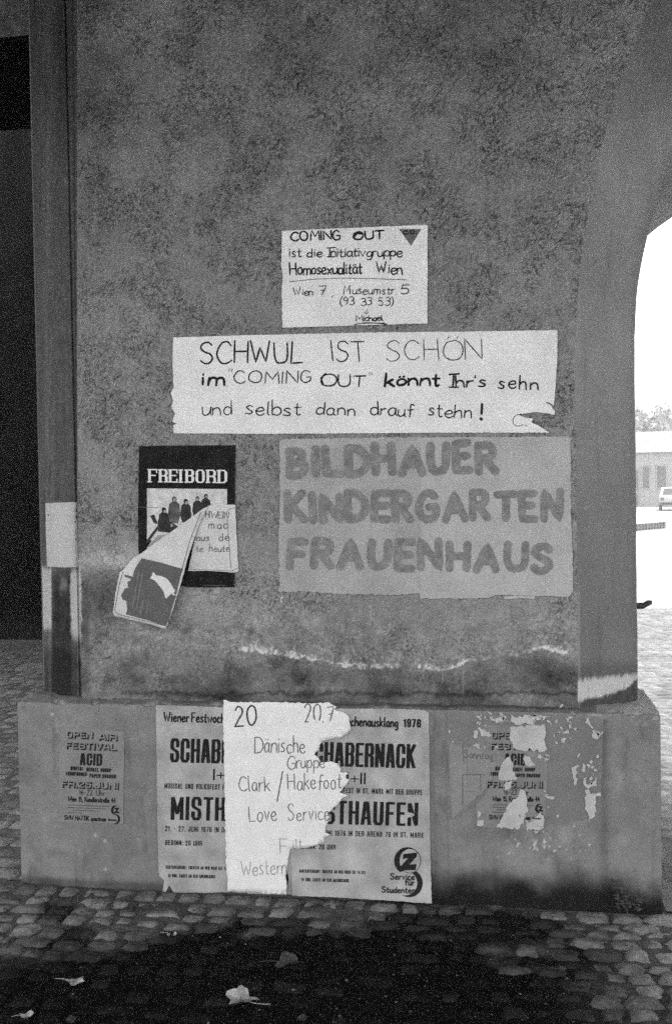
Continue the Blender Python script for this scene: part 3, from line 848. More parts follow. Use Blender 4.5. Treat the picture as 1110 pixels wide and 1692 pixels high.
# ------------------------------------------------------------------ LETTERING
HAND = {
'A': (.72, '0,0 .36,1 .72,0;.13,.36 .6,.36'), 'B': (.6, '0,0 0,1;~0,1 .4,.97 .5,.76 .35,.56 0,.53;~0,.53 .45,.5 .6,.27 .42,.03 0,0'),
'C': (.66, '~.62,.82 .45,.98 .2,.93 .02,.6 .03,.3 .2,.04 .45,0 .66,.14'), 'D': (.64, '0,0 0,1;~0,1 .35,.95 .6,.68 .62,.35 .4,.06 0,0'),
'E': (.5, '.5,1 0,1 0,0 .52,0;0,.52 .44,.52'), 'F': (.5, '.52,1 0,1 0,0;0,.52 .42,.52'),
'G': (.68, '~.62,.85 .42,1 .18,.92 .02,.55 .05,.2 .25,0 .5,.03 .66,.2 .66,.45;.66,.45 .38,.45'), 'H': (.62, '0,0 0,1;.62,0 .62,1;0,.5 .62,.52'),
'I': (.06, '.03,0 .03,1'), 'J': (.4, '~.4,1 .4,.3 .3,.03 .1,.0 0,.16'), 'K': (.58, '0,0 0,1;.56,1 .02,.45;.14,.56 .6,0'),
'L': (.48, '0,1 0,0 .5,0'), 'M': (.78, '0,0 .06,1 .39,.35 .72,1 .78,0'), 'N': (.64, '0,0 0,1 .64,0 .64,1'),
'O': (.74, '~.37,1 .12,.9 0,.55 .05,.2 .3,0 .6,.08 .74,.45 .68,.82 .45,1 .37,1'), 'P': (.54, '0,0 0,1;~0,1 .4,.97 .54,.75 .4,.5 0,.46'),
'R': (.58, '0,0 0,1;~0,1 .4,.98 .54,.77 .4,.53 0,.5;.22,.5 .6,0'), 'S': (.58, '~.55,.86 .38,1 .14,.95 .04,.75 .2,.57 .44,.45 .56,.25 .42,.04 .18,0 0,.14'),
'T': (.64, '0,1 .66,1;.33,1 .33,0'), 'U': (.6, '~0,1 0,.4 .1,.06 .3,0 .52,.1 .6,.4 .6,1'), 'V': (.62, '0,1 .31,0 .62,1'), 'W': (.9, '0,1 .22,0 .45,.7 .68,0 .9,1'),
'X': (.6, '0,0 .6,1;0,1 .6,0'), 'Y': (.6, '0,1 .3,.5;.6,1 .2,0'), 'Z': (.56, '0,1 .56,1 0,0 .6,0'),
'a': (.44, '~.42,.5 .24,.57 .05,.42 .03,.14 .18,0 .36,.12 .42,.5;~.42,.5 .41,.12 .5,0'), 'b': (.42, '0,1 0,.02;~0,.35 .18,.56 .38,.48 .42,.22 .28,.01 0,.06'),
'c': (.38, '~.38,.48 .22,.57 .04,.42 .02,.15 .16,0 .38,.08'), 'd': (.44, '~.42,.45 .24,.56 .05,.42 .03,.14 .18,0 .36,.1 .42,.3;.43,1 .43,0'),
'e': (.42, '~.03,.28 .25,.3 .4,.38 .3,.56 .1,.5 0,.25 .12,.02 .3,0 .44,.12'), 'f': (.36, '~.4,.92 .26,1 .16,.85 .16,.4 .14,0;0,.55 .36,.57'),
'g': (.44, '~.42,.5 .22,.57 .04,.42 .04,.16 .2,.03 .36,.14 .42,.5;~.42,.5 .42,-.12 .28,-.33 .06,-.26'), 'h': (.42, '0,1 0,0;~0,.3 .14,.53 .32,.54 .4,.35 .42,0'),
'i': (.08, '.04,.55 .04,0;.035,.76 .05,.80'), 'j': (.2, '~.16,.55 .16,-.15 0,-.3;.155,.76 .17,.8'), 'k': (.42, '0,1 0,0;.36,.56 .02,.25;.12,.33 .42,0'),
'l': (.1, '~.04,1 .03,.15 .12,0'), 'm': (.68, '0,.55 0,0;~0,.35 .12,.55 .28,.52 .33,.3 .33,0;~.33,.35 .45,.55 .6,.52 .66,.3 .67,0'),
'n': (.42, '0,.55 0,0;~0,.32 .14,.54 .32,.54 .4,.35 .42,0'), 'o': (.42, '~.2,.56 .04,.42 .03,.15 .18,0 .37,.1 .42,.34 .32,.54 .2,.56'),
'p': (.42, '0,.55 -.02,-.36;~0,.38 .16,.56 .36,.5 .42,.25 .28,.02 0,.08'), 'r': (.3, '0,.55 0,0;~0,.3 .12,.52 .32,.54'),
's': (.36, '~.34,.5 .18,.57 .05,.44 .18,.3 .33,.17 .22,.01 0,.05'), 't': (.32, '~.14,.85 .13,.15 .2,0 .32,.05;0,.56 .32,.57'),
'u': (.42, '~0,.55 .01,.15 .14,0 .32,.08 .41,.3 .42,.55;~.42,.55 .42,.1 .48,0'), 'v': (.38, '0,.55 .18,0 .38,.55'), 'w': (.6, '0,.55 .15,0 .3,.45 .45,0 .6,.55'),
'x': (.38, '0,0 .38,.55;0,.55 .38,0'), 'y': (.4, '0,.55 .2,.05;.4,.55 .08,-.35'), 'z': (.36, '0,.55 .36,.55 0,0 .38,0'),
'0': (.5, '~.25,1 .06,.8 .02,.4 .14,.03 .36,.05 .48,.4 .44,.85 .25,1'), '1': (.22, '0,.78 .2,1 .2,0'), '2': (.5, '~.02,.8 .18,1 .4,.92 .42,.68 .2,.3 0,0;0,0 .52,.02'),
'3': (.46, '~.02,.9 .22,1 .42,.85 .36,.6 .16,.54;~.16,.54 .42,.46 .44,.18 .22,0 0,.1'), '4': (.5, '.3,1 0,.35 .5,.35;.36,.7 .36,0'), '5': (.48, '.46,1 .08,1 .04,.56;~.04,.56 .28,.64 .46,.42 .4,.1 .18,0 0,.1'),
'6': (.48, '~.4,.98 .14,.7 .02,.3 .16,.02 .4,.08 .44,.38 .24,.5 .05,.35'), '7': (.5, '0,1 .5,1 .18,0;.12,.5 .42,.52'), '8': (.46, '~.23,.55 .05,.78 .22,1 .4,.8 .23,.55 .02,.25 .22,0 .44,.24 .23,.55'),
'9': (.44, '~.4,.8 .2,1 .03,.78 .14,.52 .38,.6 .42,.85 .36,.3 .2,0'), '.': (.06, '.03,0 .05,.03'), ',': (.08, '.06,.06 0,-.16'), '!': (.1, '.06,1 .04,.3;.04,.02 .05,.05'), '"': (.16, '.02,1 0,.8;.14,1 .12,.8'),
"'": (.06, '.04,1 .02,.8'), '(': (.2, '~.2,1.08 .03,.7 .02,.2 .18,-.12'), ')': (.2, '~0,1.08 .18,.7 .18,.2 .02,-.12'), '-': (.3, '0,.45 .3,.45'), '+': (.6, '0,.5 .6,.5;.3,.85 .3,.15'), '/': (.34, '0,-.1 .34,1.1'), ':': (.06, '.03,.05 .03,.1;.03,.5 .03,.55'),
'\u2019': (.06, '.04,1 .02,.8'), ' ': (.36, ''),
}
for k, b in (('ö', 'o'), ('ä', 'a'), ('ü', 'u')):
    HAND[k] = (HAND[b][0], HAND[b][1]+';.09,.74 .11,.77;.30,.75 .32,.78')
HAND['Ö'] = (.74, HAND['O'][1]+';.17,1.12 .20,1.20;.52,1.14 .55,1.22')
HAND['ß'] = (.42, '~0,0 0,.8 .15,1 .34,.9 .3,.65 .2,.52 .4,.3 .3,.02 .12,.04')
BLOCK = {
'A': (1.02, '0,0 .34,1 .66,1 1,0;.22,.27 .78,.27'), 'B': (1, '0,0 0,1 .8,1 1,.88 1,.64 .8,.53 0,.53;.8,.53 1,.42 1,.12 .8,0 0,0'), 'C': (1, '1,.66 1,.88 .78,1 .22,1 0,.88 0,.12 .22,0 .78,0 1,.12 1,.36'),
'D': (1, '0,0 0,1 .75,1 1,.86 1,.14 .75,0 0,0'), 'E': (.82, '1,1 0,1 0,0 1,0;0,.53 .8,.53'), 'F': (.8, '1,1 0,1 0,0;0,.52 .8,.52'), 'G': (1, '1,.7 1,.88 .78,1 .22,1 0,.88 0,.12 .22,0 .78,0 1,.12 1,.46 .6,.46'),
'H': (1, '0,0 0,1;1,0 1,1;0,.52 1,.52'), 'I': (0, '0,0 0,1'), 'J': (.8, '1,1 1,.12 .8,0 .2,0 0,.12 0,.3'), 'K': (1, '0,0 0,1;1,1 .1,.46;.3,.6 1,0'), 'L': (.78, '0,1 0,0 1,0'),
'M': (1.4, '0,0 0,1 .5,.25 1,1 1,0'), 'N': (1.05, '0,0 0,1 1,0 1,1'), 'O': (1, '.5,1 .22,1 0,.86 0,.14 .22,0 .78,0 1,.14 1,.86 .78,1 .5,1'), 'P': (.95, '0,0 0,1 .78,1 1,.88 1,.58 .78,.46 0,.46'),
'Q': (1, '.5,1 .22,1 0,.86 0,.14 .22,0 .78,0 1,.14 1,.86 .78,1 .5,1;.6,.3 1,0'), 'R': (1, '0,0 0,1 .8,1 1,.88 1,.62 .8,.5 0,.5;.7,.5 1,.4 1,0'), 'S': (1, '1,.7 1,.88 .78,1 .22,1 0,.88 0,.66 .12,.56 .88,.44 1,.34 1,.12 .78,0 .22,0 0,.12 0,.3'),
'T': (.9, '0,1 1,1;.5,1 .5,0'), 'U': (1, '0,1 0,.12 .22,0 .78,0 1,.12 1,1'), 'V': (1, '0,1 .4,0 .6,0 1,1'), 'W': (1.6, '0,1 .22,0 .5,.75 .78,0 1,1'), 'X': (1, '0,0 1,1;0,1 1,0'), 'Y': (1, '0,1 .5,.5 1,1;.5,.5 .5,0'), 'Z': (.95, '0,1 1,1 0,0 1,0'),
'0': (.9, '.5,1 .22,1 0,.86 0,.14 .22,0 .78,0 1,.14 1,.86 .78,1 .5,1'), '1': (.35, '0,.8 1,1 1,0'), '2': (.9, '0,.72 0,.88 .22,1 .78,1 1,.88 1,.64 0,.1 0,0 1,0'), '3': (.9, '0,.85 .22,1 .78,1 1,.88 1,.64 .7,.53 .4,.53;.7,.53 1,.42 1,.12 .78,0 .22,0 0,.14'),
'4': (.9, '.75,0 .75,1 0,.3 1,.3'), '5': (.9, '1,1 0,1 0,.56 .78,.62 1,.5 1,.12 .78,0 .22,0 0,.14'), '6': (.9, '1,.8 .78,1 .22,1 0,.86 0,.14 .22,0 .78,0 1,.12 1,.45 .78,.56 0,.54'), '7': (.9, '0,1 1,1 .35,0'), '8': (.9, '.5,.53 .1,.6 .1,.9 .3,1 .7,1 .9,.9 .9,.6 .5,.53 0,.42 0,.1 .25,0 .75,0 1,.1 1,.42 .5,.53'), '9': (.9, '0,.2 .22,0 .78,0 1,.14 1,.86 .78,1 .22,1 0,.88 0,.55 .22,.44 1,.46'),
'.': (0, '0,0 0,.01'), ',': (0, '0,0 0,-.12'), '-': (.5, '0,.45 1,.45'), '+': (.8, '0,.45 1,.45;.5,.8 .5,.1'), ':': (0, '0,.05 0,.06;0,.6 0,.61'), '(': (.25, '1,1 0,.8 0,.2 1,0'), ')': (.25, '0,1 1,.8 1,.2 0,0'), ' ': (.35, ''), '/': (.5, '0,0 1,1'),
}
def _pts(s): return [tuple(float(c) for c in p.split(',')) for p in s.split()]
def catmull(p, n=6):
    q = [p[0]]+p+[p[-1]]; out = []
    for i in range(1, len(q)-2):
        for k in range(n):
            t = k/n; a, b, c, d = (np.array(q[i+j]) for j in (-1, 0, 1, 2))
            out.append(tuple(.5*((2*b)+(-a+c)*t+(2*a-5*b+4*c-d)*t*t+(-a+3*b-3*c+d)*t**3)))
    out.append(p[-1])
    return out
rt_rng = random.Random(5)
def hand_strokes(text, x0, y0, x1, y1, h, gap=.17, jit=.028, slant=0., seed=0, idx=False):
    """polylines in photo coordinates for a handwritten line"""
    r = random.Random(hash(text) % 1000 if not seed else seed)
    r = random.Random(sum(map(ord, text))+seed)
    W = 0; lay = []
    for ch in text:
        w, s = HAND[ch]; lay.append((ch, W, w, s)); W += w+gap
    W -= gap
    L = math.hypot(x1-x0, y1-y0); k = L/(W*h); ca, sa = (x1-x0)/L, (y1-y0)/L
    out = []
    for ci, (ch, ox, w, s) in enumerate(lay):
        if not s: continue
        wsc = 1+r.uniform(-jit, jit)*4; sl2 = slant+r.uniform(-jit, jit)*2.2; dy = r.uniform(-jit, jit)*2; rot = r.uniform(-jit, jit)*1.5; sc = 1+r.uniform(-jit, jit)*3
        for st in s.split(';'):
            sm = st.startswith('~'); pts = _pts(st.lstrip('~'))
            pts = [(a+r.uniform(-jit, jit)*.6, b+r.uniform(-jit, jit)*.6) for a, b in pts]
            if sm: pts = catmull(pts)
            o = []
            for a, b in pts:
                b2 = b*sc+dy+rot*(a-w/2); a2 = a*wsc+sl2*b
                X = (ox+a2)*h*k; Y = b2*h
                o.append((x0+X*ca+Y*sa, y0+X*sa-Y*ca))
            out.append((ci, o) if idx else o)
    return out
def block_strokes(text, x0, y0, x1, y1, h, tx, ty, gap):
    """quads in photo coordinates for a printed heavy condensed line; tx, ty stroke widths in px, gap px"""
    n = len(text)
    fixed = 0; flex = 0
    for ch in text:
        w, s = BLOCK[ch]
        if ch == ' ': fixed += h*.28
        else: fixed += tx; flex += w
    fixed += gap*(n-1)
    L = math.hypot(x1-x0, y1-y0); cw = max((L-fixed)/max(flex, .01), 1.)
    ca, sa = (x1-x0)/L, (y1-y0)/L
    X = 0; quads = []
    for ch in text:
        w, s = BLOCK[ch]
        if ch == ' ': X += h*.28+gap; continue
        gw = w*cw
        for st in s.split(';'):
            pts = [(X+tx/2+a*gw, ty/2+b*(h-ty)) for a, b in _pts(st)]
            m = len(pts)
            for i in range(m-1):
                (ax, ay), (bx_, by) = pts[i], pts[i+1]
                dl = math.hypot(bx_-ax, by-ay) or 1e-6; ux, uy = (bx_-ax)/dl, (by-ay)/dl
                ox, oy = -uy*tx/2, ux*ty/2
                e = math.hypot(ux*tx, uy*ty)/2
                ea = e if i == 0 else e*.45; eb = e if i == m-2 else e*.45
                q4 = [(ax-ux*ea+ox, ay-uy*ea+oy), (ax-ux*ea-ox, ay-uy*ea-oy), (bx_+ux*eb-ox, by+uy*eb-oy), (bx_+ux*eb+ox, by+uy*eb+oy)]
                q4 = [(a, min(max(b, -.15*h if ch == ',' else 0), h)) for a, b in q4]
                quads.append([(x0+a*ca+b*sa, y0+a*sa-b*ca) for a, b in q4])
        X += gw+tx+gap
    return quads
class Ink:
    """collects flat print on a sheet; everything ends as one mesh following the sheet"""
    def __init__(s, sheet, lift=.0006, split=None): s.sh = sheet; s.v = []; s.f = []; s.k = 0; s.lift = lift; s.split = split; s.cuts = []; s.wob = .14
    def _p(s, x, y, extra):
        return tuple(s.sh.at(x, y, s.lift+extra))
    def ribbon(s, pts, w, taper=0., r=None):
        # resample
        q = [pts[0]]
        for a, b in zip(pts[:-1], pts[1:]):
            d = math.hypot(b[0]-a[0], b[1]-a[1]); n = max(1, int(d/6))
            for k in range(1, n+1): q.append((a[0]+(b[0]-a[0])*k/n, a[1]+(b[1]-a[1])*k/n))
        s.k += 1; ex = (s.k % 25)*.000008
        n = len(q); b0 = len(s.v)
        for i, (x, y) in enumerate(q):
            a = q[max(0, i-1)]; b = q[min(n-1, i+1)]
            d = math.hypot(b[0]-a[0], b[1]-a[1]) or 1e-6
            nx, ny = -(b[1]-a[1])/d, (b[0]-a[0])/d
            ww = w/2*(1+(r.uniform(-s.wob, s.wob) if r else 0))*(1-taper*abs(2*i/max(n-1, 1)-1)**2)
            s.v += [s._p(x+nx*ww, y+ny*ww, ex), s._p(x-nx*ww, y-ny*ww, ex)]
        for i in range(n-1): s.f.append((b0+2*i, b0+2*i+1, b0+2*i+3, b0+2*i+2))
        for (x, y), o in ((q[0], 1), (q[-1], 1)):      # round ends
            b1 = len(s.v); m = 8
            for k in range(m): s.v.append(s._p(x+w/2*(1-taper)*math.cos(k*6.2832/m), y+w/2*(1-taper)*math.sin(k*6.2832/m), ex+.000004))
            s.f.append(tuple(range(b1, b1+m)))
    def hand(s, text, x0, y0, x1, y1, h, w, **k):
        r = random.Random(len(text)); s.cuts.append((len(s.v), len(s.f)))
        for st in hand_strokes(text, x0, y0, x1, y1, h, **k): s.ribbon(st, w, .15, r)
        s.cuts.append((len(s.v), len(s.f)))
    def block(s, text, x0, y0, x1, y1, h, tx, ty, gap):
        s.cuts.append((len(s.v), len(s.f)))
        for q in block_strokes(text, x0, y0, x1, y1, h, tx, ty, gap): s.poly(q)
    def poly(s, pts, extra=0.):
        s.k += 1; b = len(s.v)
        xs = [p[0] for p in pts]; ys = [p[1] for p in pts]
        if max(max(xs)-min(xs), max(ys)-min(ys)) > (14 if len(pts) != 4 else 70):
            P2 = []; n = len(pts)
            for i in range(n):
                a, c = pts[i], pts[(i+1) % n]; kk = max(1, int(math.hypot(a[0]-c[0], a[1]-c[1])/6))
                P2 += [(a[0]+(c[0]-a[0])*t/kk, a[1]+(c[1]-a[1])*t/kk) for t in range(kk)]
            nb = len(P2)
            def ins(x, y):
                c = False; j = nb-1
                for i in range(nb):
                    if (P2[i][1] > y) != (P2[j][1] > y) and x < (P2[j][0]-P2[i][0])*(y-P2[i][1])/(P2[j][1]-P2[i][1])+P2[i][0]: c = not c
                    j = i
                return c
            q = [(x+.3*(y % 2), y) for x in np.arange(min(xs)+3, max(xs), 5.) for y in np.arange(min(ys)+3, max(ys), 5.) if ins(x, y)]
            V, E, F, *_ = delaunay_2d_cdt([Vector(p) for p in P2+q], [(i, (i+1) % nb) for i in range(nb)], [list(range(nb))], 1, 1e-4)
            s.v += [s._p(p.x, p.y, (s.k % 25)*.000008+extra) for p in V]; s.f += [tuple(b+i for i in f) for f in F]
            return
        for x, y in pts: s.v.append(s._p(x, y, (s.k % 25)*.000008+extra))
        s.f.append(tuple(range(b, b+len(pts))))
    def disc(s, cx, cy, rx, ry, n=28, extra=0.):
        s.poly([(cx+rx*math.cos(k*6.28318/n), cy+ry*math.sin(k*6.28318/n)) for k in range(n)], extra)
    def done(s, name, m):
        if not s.f: return None
        if s.split:
            cuts = [(0, 0)]+[c for c in s.cuts if c != (0, 0)]+[(len(s.v), len(s.f))]
            for (v0, f0), (v1, f1) in zip(cuts[:-1], cuts[1:]):
                if f1 > f0: mesh(s.split, s.v[v0:v1], [tuple(i-v0 for i in f) for f in s.f[f0:f1]], m, s.sh.ob)
            return None
        o = mesh(name, s.v, s.f, m, s.sh.ob)
        if len(s.f) > 12: o['kind'] = 'stuff'
        return o
class Sheet:
    """a paper pasted on the pier ('pier') or its plinth ('plinth'), cut to an outline given along the face"""
    def __init__(s, name, label, cat, outline, surf, lift, m, disp=None, step=12., group=None, parent=None, jag=0., seed=1):
        s.surf, s.lift, s.disp = surf, lift, disp
        r = random.Random(seed)
        pts = []
        n = len(outline)
        for i in range(n):
            a, b = outline[i], outline[(i+1) % n]
            d = math.hypot(b[0]-a[0], b[1]-a[1]); k = max(1, int(d/(4 if jag else step)))
            nx, ny = -(b[1]-a[1])/max(d, .01), (b[0]-a[0])/max(d, .01)
            for t in range(k):
                j = (r.gauss(0, jag) if jag and t else 0)
                pts.append((a[0]+(b[0]-a[0])*t/k+nx*j, a[1]+(b[1]-a[1])*t/k+ny*j))
        nb = len(pts)
        xs = [p[0] for p in pts]; ys = [p[1] for p in pts]
        def inside(x, y):
            c = False; j = nb-1
            for i in range(nb):
                if (pts[i][1] > y) != (pts[j][1] > y) and x < (pts[j][0]-pts[i][0])*(y-pts[i][1])/(pts[j][1]-pts[i][1])+pts[i][0]: c = not c
                j = i
            return c
        ins = []
        y = min(ys)+step/2
        while y < max(ys):
            x = min(xs)+step/2
            while x < max(xs):
                X = x+r.uniform(-1, 1); Y = y+r.uniform(-1, 1)
                if inside(X, Y): ins.append((X, Y))
                x += step
            y += step
        V, E, F, *_ = delaunay_2d_cdt([Vector(p) for p in pts+ins], [(i, (i+1) % nb) for i in range(nb)], [list(range(nb))], 1, 1e-4)
        vs = [tuple(s.at(v.x, v.y, 0)) for v in V]
        fs = []
        for f in F:
            a, b, c = [V[i] for i in f[:3]]
            fs.append(tuple(f) if (b-a).cross(c-a) < 0 else tuple(reversed(f)))
        s.ob = mesh(name, vs, fs, m, parent, True)
        if label: tag(s.ob, label, cat, group)
    def at(s, x, y, extra):
        d = s.disp(x, y) if s.disp else 0.
        return stick(x, y, s.surf, s.lift+d+extra)
def wr(amp, sx, sy, seed):
    def f(x, y): return float(amp*fbm(np.array(x/sx), np.array(y/sy), 2, seed))
    return f

# ------------------------------------------------------------------ PAPERS ON THE PIER
# small notice
s = Sheet('notice', 'small white handwritten notice with a grey triangle, highest paper on the pier', 'notice',
          [(466, 382), (586, 377), (706, 372), (706, 450), (706, 535), (590, 538), (467, 542), (466, 480), (468, 456), (465, 440), (466, 415)], 'pier', .0055, M_WHITE, wr(.004, 70, 50, 3), jag=.25, seed=2)
k = Ink(s, split='word')
k.hand('COMING', 481, 399, 563, 396, 15, 2.9, seed=1); k.hand('OUT', 584, 397, 634, 395, 14, 3.0, seed=2)
k.ribbon([(584, 392), (590, 386), (598, 386)], 4)
k.hand('ist', 478, 425, 498, 424.5, 15, 2.1); k.hand('die', 508, 425, 532, 424.5, 14, 2.3); k.hand('Initiativgruppe', 544, 425, 664, 424, 15, 2.2, gap=.1)
k.ribbon([(541, 410.5), (555, 410)], 2.); k.ribbon([(541, 425), (553, 425)], 2)
k.hand('Homosexualität', 480, 455, 598, 452, 18, 2.7, gap=.12); k.hand('Wien', 622, 452, 664, 453, 17, 2.5)
k.ribbon([(479, 466), (520, 462), (560, 460), (620, 461), (672, 463)], 1.0)
k.hand('Wien', 485, 488, 517, 488, 11.5, 1.7); k.hand('7', 528, 487, 540, 486.5, 13.5, 1.9); k.hand(',', 549, 490, 552, 490, 12, 1.7)
k.hand('Museumstr.', 568, 487, 655, 486, 14, 1.7); k.hand('5', 662, 486, 675, 486, 13.5, 2.1)
k.hand('(93 33 53)', 562, 505, 650, 505, 13, 1.7)
k.ribbon([(607, 511), (605, 519)], .9); k.ribbon([(602, 516), (605, 520), (609, 516)], .9)
k.hand('Michael', 589, 531, 632, 530, 9, 1.9, gap=.1); k.ribbon([(586, 537), (600, 534), (618, 534), (639, 536)], 1.6); k.ribbon([(600, 535), (636, 534)], 1.)
t = Ink(s, .0005); t.poly([(659, 379), (696, 379), (679, 407)]); t.done('triangle', M_TRI)
k.hand('c.o.', 667, 388, 687, 387, 11, 2.2, gap=.12)
k.done('lettering', M_INK)
# long banner
s = Sheet('paper_banner', 'long white handwritten banner, three lines, torn at its lower right corner', 'banner',
          [(287, 558), (420, 554), (600, 550), (780, 548), (920, 546), (920, 590), (917, 640), (914, 670), (908, 666), (899, 664), (910, 671), (916, 680), (915, 686), (902, 683), (885, 681), (868, 683), (853, 685),
           (866, 690), (880, 692), (877, 698), (890, 704), (907, 715), (760, 715), (600, 716), (440, 717), (288, 716), (287, 703), (293, 700), (286, 697), (290, 684), (284, 672), (287, 662), (283, 650), (288, 640), (286, 600)],
          'pier', .0055, M_WHITE, wr(.005, 110, 60, 8), step=14, jag=.2, seed=3)
k = Ink(s, split='word')
k.hand('SCHWUL', 332, 600, 500, 599, 34, 3.0, jit=.02, gap=.12)
k.hand('IST', 549, 598, 605, 596, 33, 2.2, gap=.16)
k.done('lettering', M_INK)
k = Ink(s, split='word'); k.hand('SCHÖN', 638, 596, 795, 594, 33, 1.7, gap=.16); k.done('thin_lettering', M_INK)
k = Ink(s, split='word')
k.hand('im', 335, 635, 370, 636, 21, 4.2, gap=.22); k.hand('COMING', 388, 633, 516, 633, 19, 2.1, gap=.22); k.hand('OUT', 531, 639, 604, 638, 19, 2.6)
k.ribbon([(534, 636), (531, 625), (538, 618)], 3.4)
k.hand('"', 379, 632, 385, 632, 20, 1.4); k.hand('"', 610, 638, 615, 638, 20, 1.2)
k.hand('könnt', 636, 638, 725, 637, 20, 4.3, gap=.15)
k.hand('Ihr\u2019s', 747, 639, 801, 640, 20, 3.0, gap=.16); k.ribbon([(742, 619), (758, 618)], 3); k.ribbon([(742, 640), (757, 640)], 2.6)
k.hand('sehn', 823, 641, 888, 645, 21, 2.8, gap=.2)
k.hand('und', 335, 686, 383, 686, 23, 2.0); k.hand('selbst', 406, 685, 496, 686, 23, 2.3, gap=.16); k.hand('dann', 522, 685, 587, 686, 20, 2.3)
k.hand('drauf', 612, 686, 684, 688, 21, 2.3, gap=.14); k.hand('stehn', 708, 687, 778, 691, 21, 2.3, gap=.15)
k.ribbon([(796, 668), (795, 684)], 4.2); k.ribbon([(794, 692), (795, 693)], 5)
k.ribbon(catmull([(861, 684), (850, 688), (847, 698), (853, 704), (864, 702)]), 1.); k.ribbon([(868, 703), (869, 704)], 1.4)
k.done('heavy_lettering', M_INK)

# brush-lettered banner of packing paper: two sheets
e = empty('brushed_banner', tuple(stick(700, 860, 'pier', .002)))
tag(e, 'wide grey packing-paper banner with three lines brushed in darker grey, pasted under the white banner', 'banner')
d1 = wr(.002, 60, 60, 12)
A = Sheet('paper_sheet', None, None, [(462, 730), (468, 726), (560, 724), (697, 722), (696, 800), (697, 980), (660, 983), (560, 981), (498, 977), (462, 978), (461, 900), (463, 820)], 'pier', .0046, M_GREYP, d1, step=16, jag=.6, seed=5, parent=e)
B = Sheet('paper_sheet', None, None, [(694, 723), (760, 722), (860, 722), (935, 721), (944, 724), (941, 730), (943, 790), (942, 850), (945, 915), (946, 975), (938, 986), (900, 984), (880, 985), (820, 982), (806, 988), (694, 989), (694, 900), (695, 800)], 'pier', .0056, M_GREYP2, d1, step=16, jag=.5, seed=6, parent=e)
class Both:                      # the lettering runs over both sheets
    ob = e
    @staticmethod
    def at(x, y, ex): return stick(x, y, 'pier', .0062+d1(x, y)+ex)
k = Ink(Both, .0006, split='letter')
def fat(text, x0, y0, x1, y1, h, w, seed):
    r = random.Random(seed); k.wob = .07
    for ci, st in hand_strokes(text, x0, y0, x1, y1, h, gap=.36, jit=.022, seed=seed, idx=True):
        if ci != fat.last: k.cuts.append((len(k.v), len(k.f))); fat.last = ci
        k.ribbon(st, w, .0, r)
    fat.last = -1
fat.last = -1
fat('BILDHAUER', 479, 785, 817, 777, 42, 13.6, 4)
fat('KINDERGARTEN', 477, 859, 925, 856, 42, 12.8, 5)
fat('FRAUENHAUS', 479, 935, 908, 942, 41, 13, 6)
k.done('brush_lettering', M_BRUSH)
Sheet('paper_scrap', 'thin white torn sliver of paper under the lower edge of the grey banner', 'scrap', [(832, 986), (850, 984), (883, 985), (882, 990), (860, 988), (834, 990)], 'pier', .006, M_SCRAP, None, 6)
Sheet('paper_scrap', 'tiny curled white bit of paper at the lower left corner of the grey banner', 'scrap', [(464, 987), (468, 985), (469, 988), (466, 990), (467, 996), (464, 996)], 'pier', .006, M_SCRAP, None, 6)

# black poster
s = Sheet('poster', 'black poster with a white slab-serif title over a group photograph', 'poster',
          [(231, 737), (310, 736), (390, 736), (389, 800), (389, 880), (388, 970), (310, 970), (305, 968), (270, 968), (231, 965), (229, 850)], 'pier', .0055, M_BLACK, wr(.0028, 22, 110, 15), step=8, jag=.2, seed=8)
M_TITLE = mat('title_white', .66, grain=.08, gs=330)
k = Ink(s)
x = 245; H_ = 22; base_y = 798
SER = {'F': [(0, 0), (0, 1)], 'R': [(0, 0), (0, 1), (1, 0)], 'E': [(0, 0), (0, 1)], 'I': [(0, 0), (0, 1)], 'B': [(0, 0), (0, 1)], 'D': [(0, 0), (0, 1)], 'O': []}
for ch, x0, x1 in (('F', 244.5, 261), ('R', 262, 278.5), ('E', 278.5, 294.5), ('I', 295.8, 305.5), ('B', 305.8, 322), ('O', 322.5, 339.5), ('R', 340.5, 358), ('D', 359, 376.5)):
    b0 = 797+(x0-245)*.012
    k.block(ch, x0+1.7, b0, x1-.3 if ch != 'I' else x0+6.1, b0, 22, 4.3, 2.0, 0)
    for (u, v) in SER[ch]:
        cx = x0+4. if u == 0 else x1-2.6; cy = b0-1 if v == 0 else b0-21
        k.poly([(cx-4., cy-.9), (cx+3.8, cy-.9), (cx+3.8, cy+.9), (cx-4., cy+.9)])
    if ch in 'FE': k.poly([(x1-2.4, b0-22), (x1, b0-22), (x1, b0-15), (x1-2, b0-16)])
    if ch == 'E': k.poly([(x1-2.4, b0), (x1, b0), (x1, b0-7), (x1-2, b0-6)])
k.done('title', M_TITLE)
k = Ink(s, .0004)
k.poly([(244, 807), (376, 808), (376, 840), (340, 850), (300, 880), (255, 906), (243, 906), (252, 893), (244, 891)])
k.done('photograph', mat('photo_light', .52, grain=.15, gs=330, cloud=.2, cs=30))
k = Ink(s, .0009)
def person(cx, top, sc, ex=0, sit=False):
    k.disc(cx, top+3.6*sc, 3.0*sc, 3.8*sc, 12)
    k.poly([(cx-2*sc, top+6*sc), (cx+2*sc, top+6*sc), (cx+6.5*sc, top+10*sc), (cx+8*sc, top+24*sc), (cx+5*sc, top+34*sc), (cx-5*sc, top+34*sc), (cx-8*sc, top+23*sc), (cx-6.5*sc, top+10*sc)])
person(327, 820, 1.05); person(341, 816, 1.1); person(308, 824, 1.15)
k.done('figures_dark', mat('photo_dark', .035, grain=.3, gs=300, cloud=.4, cs=40))
k = Ink(s, .00105); person(289, 820, 1.3); k.done('figure_grey', mat('photo_mid', .10, grain=.3, gs=300, cloud=.4, cs=40))
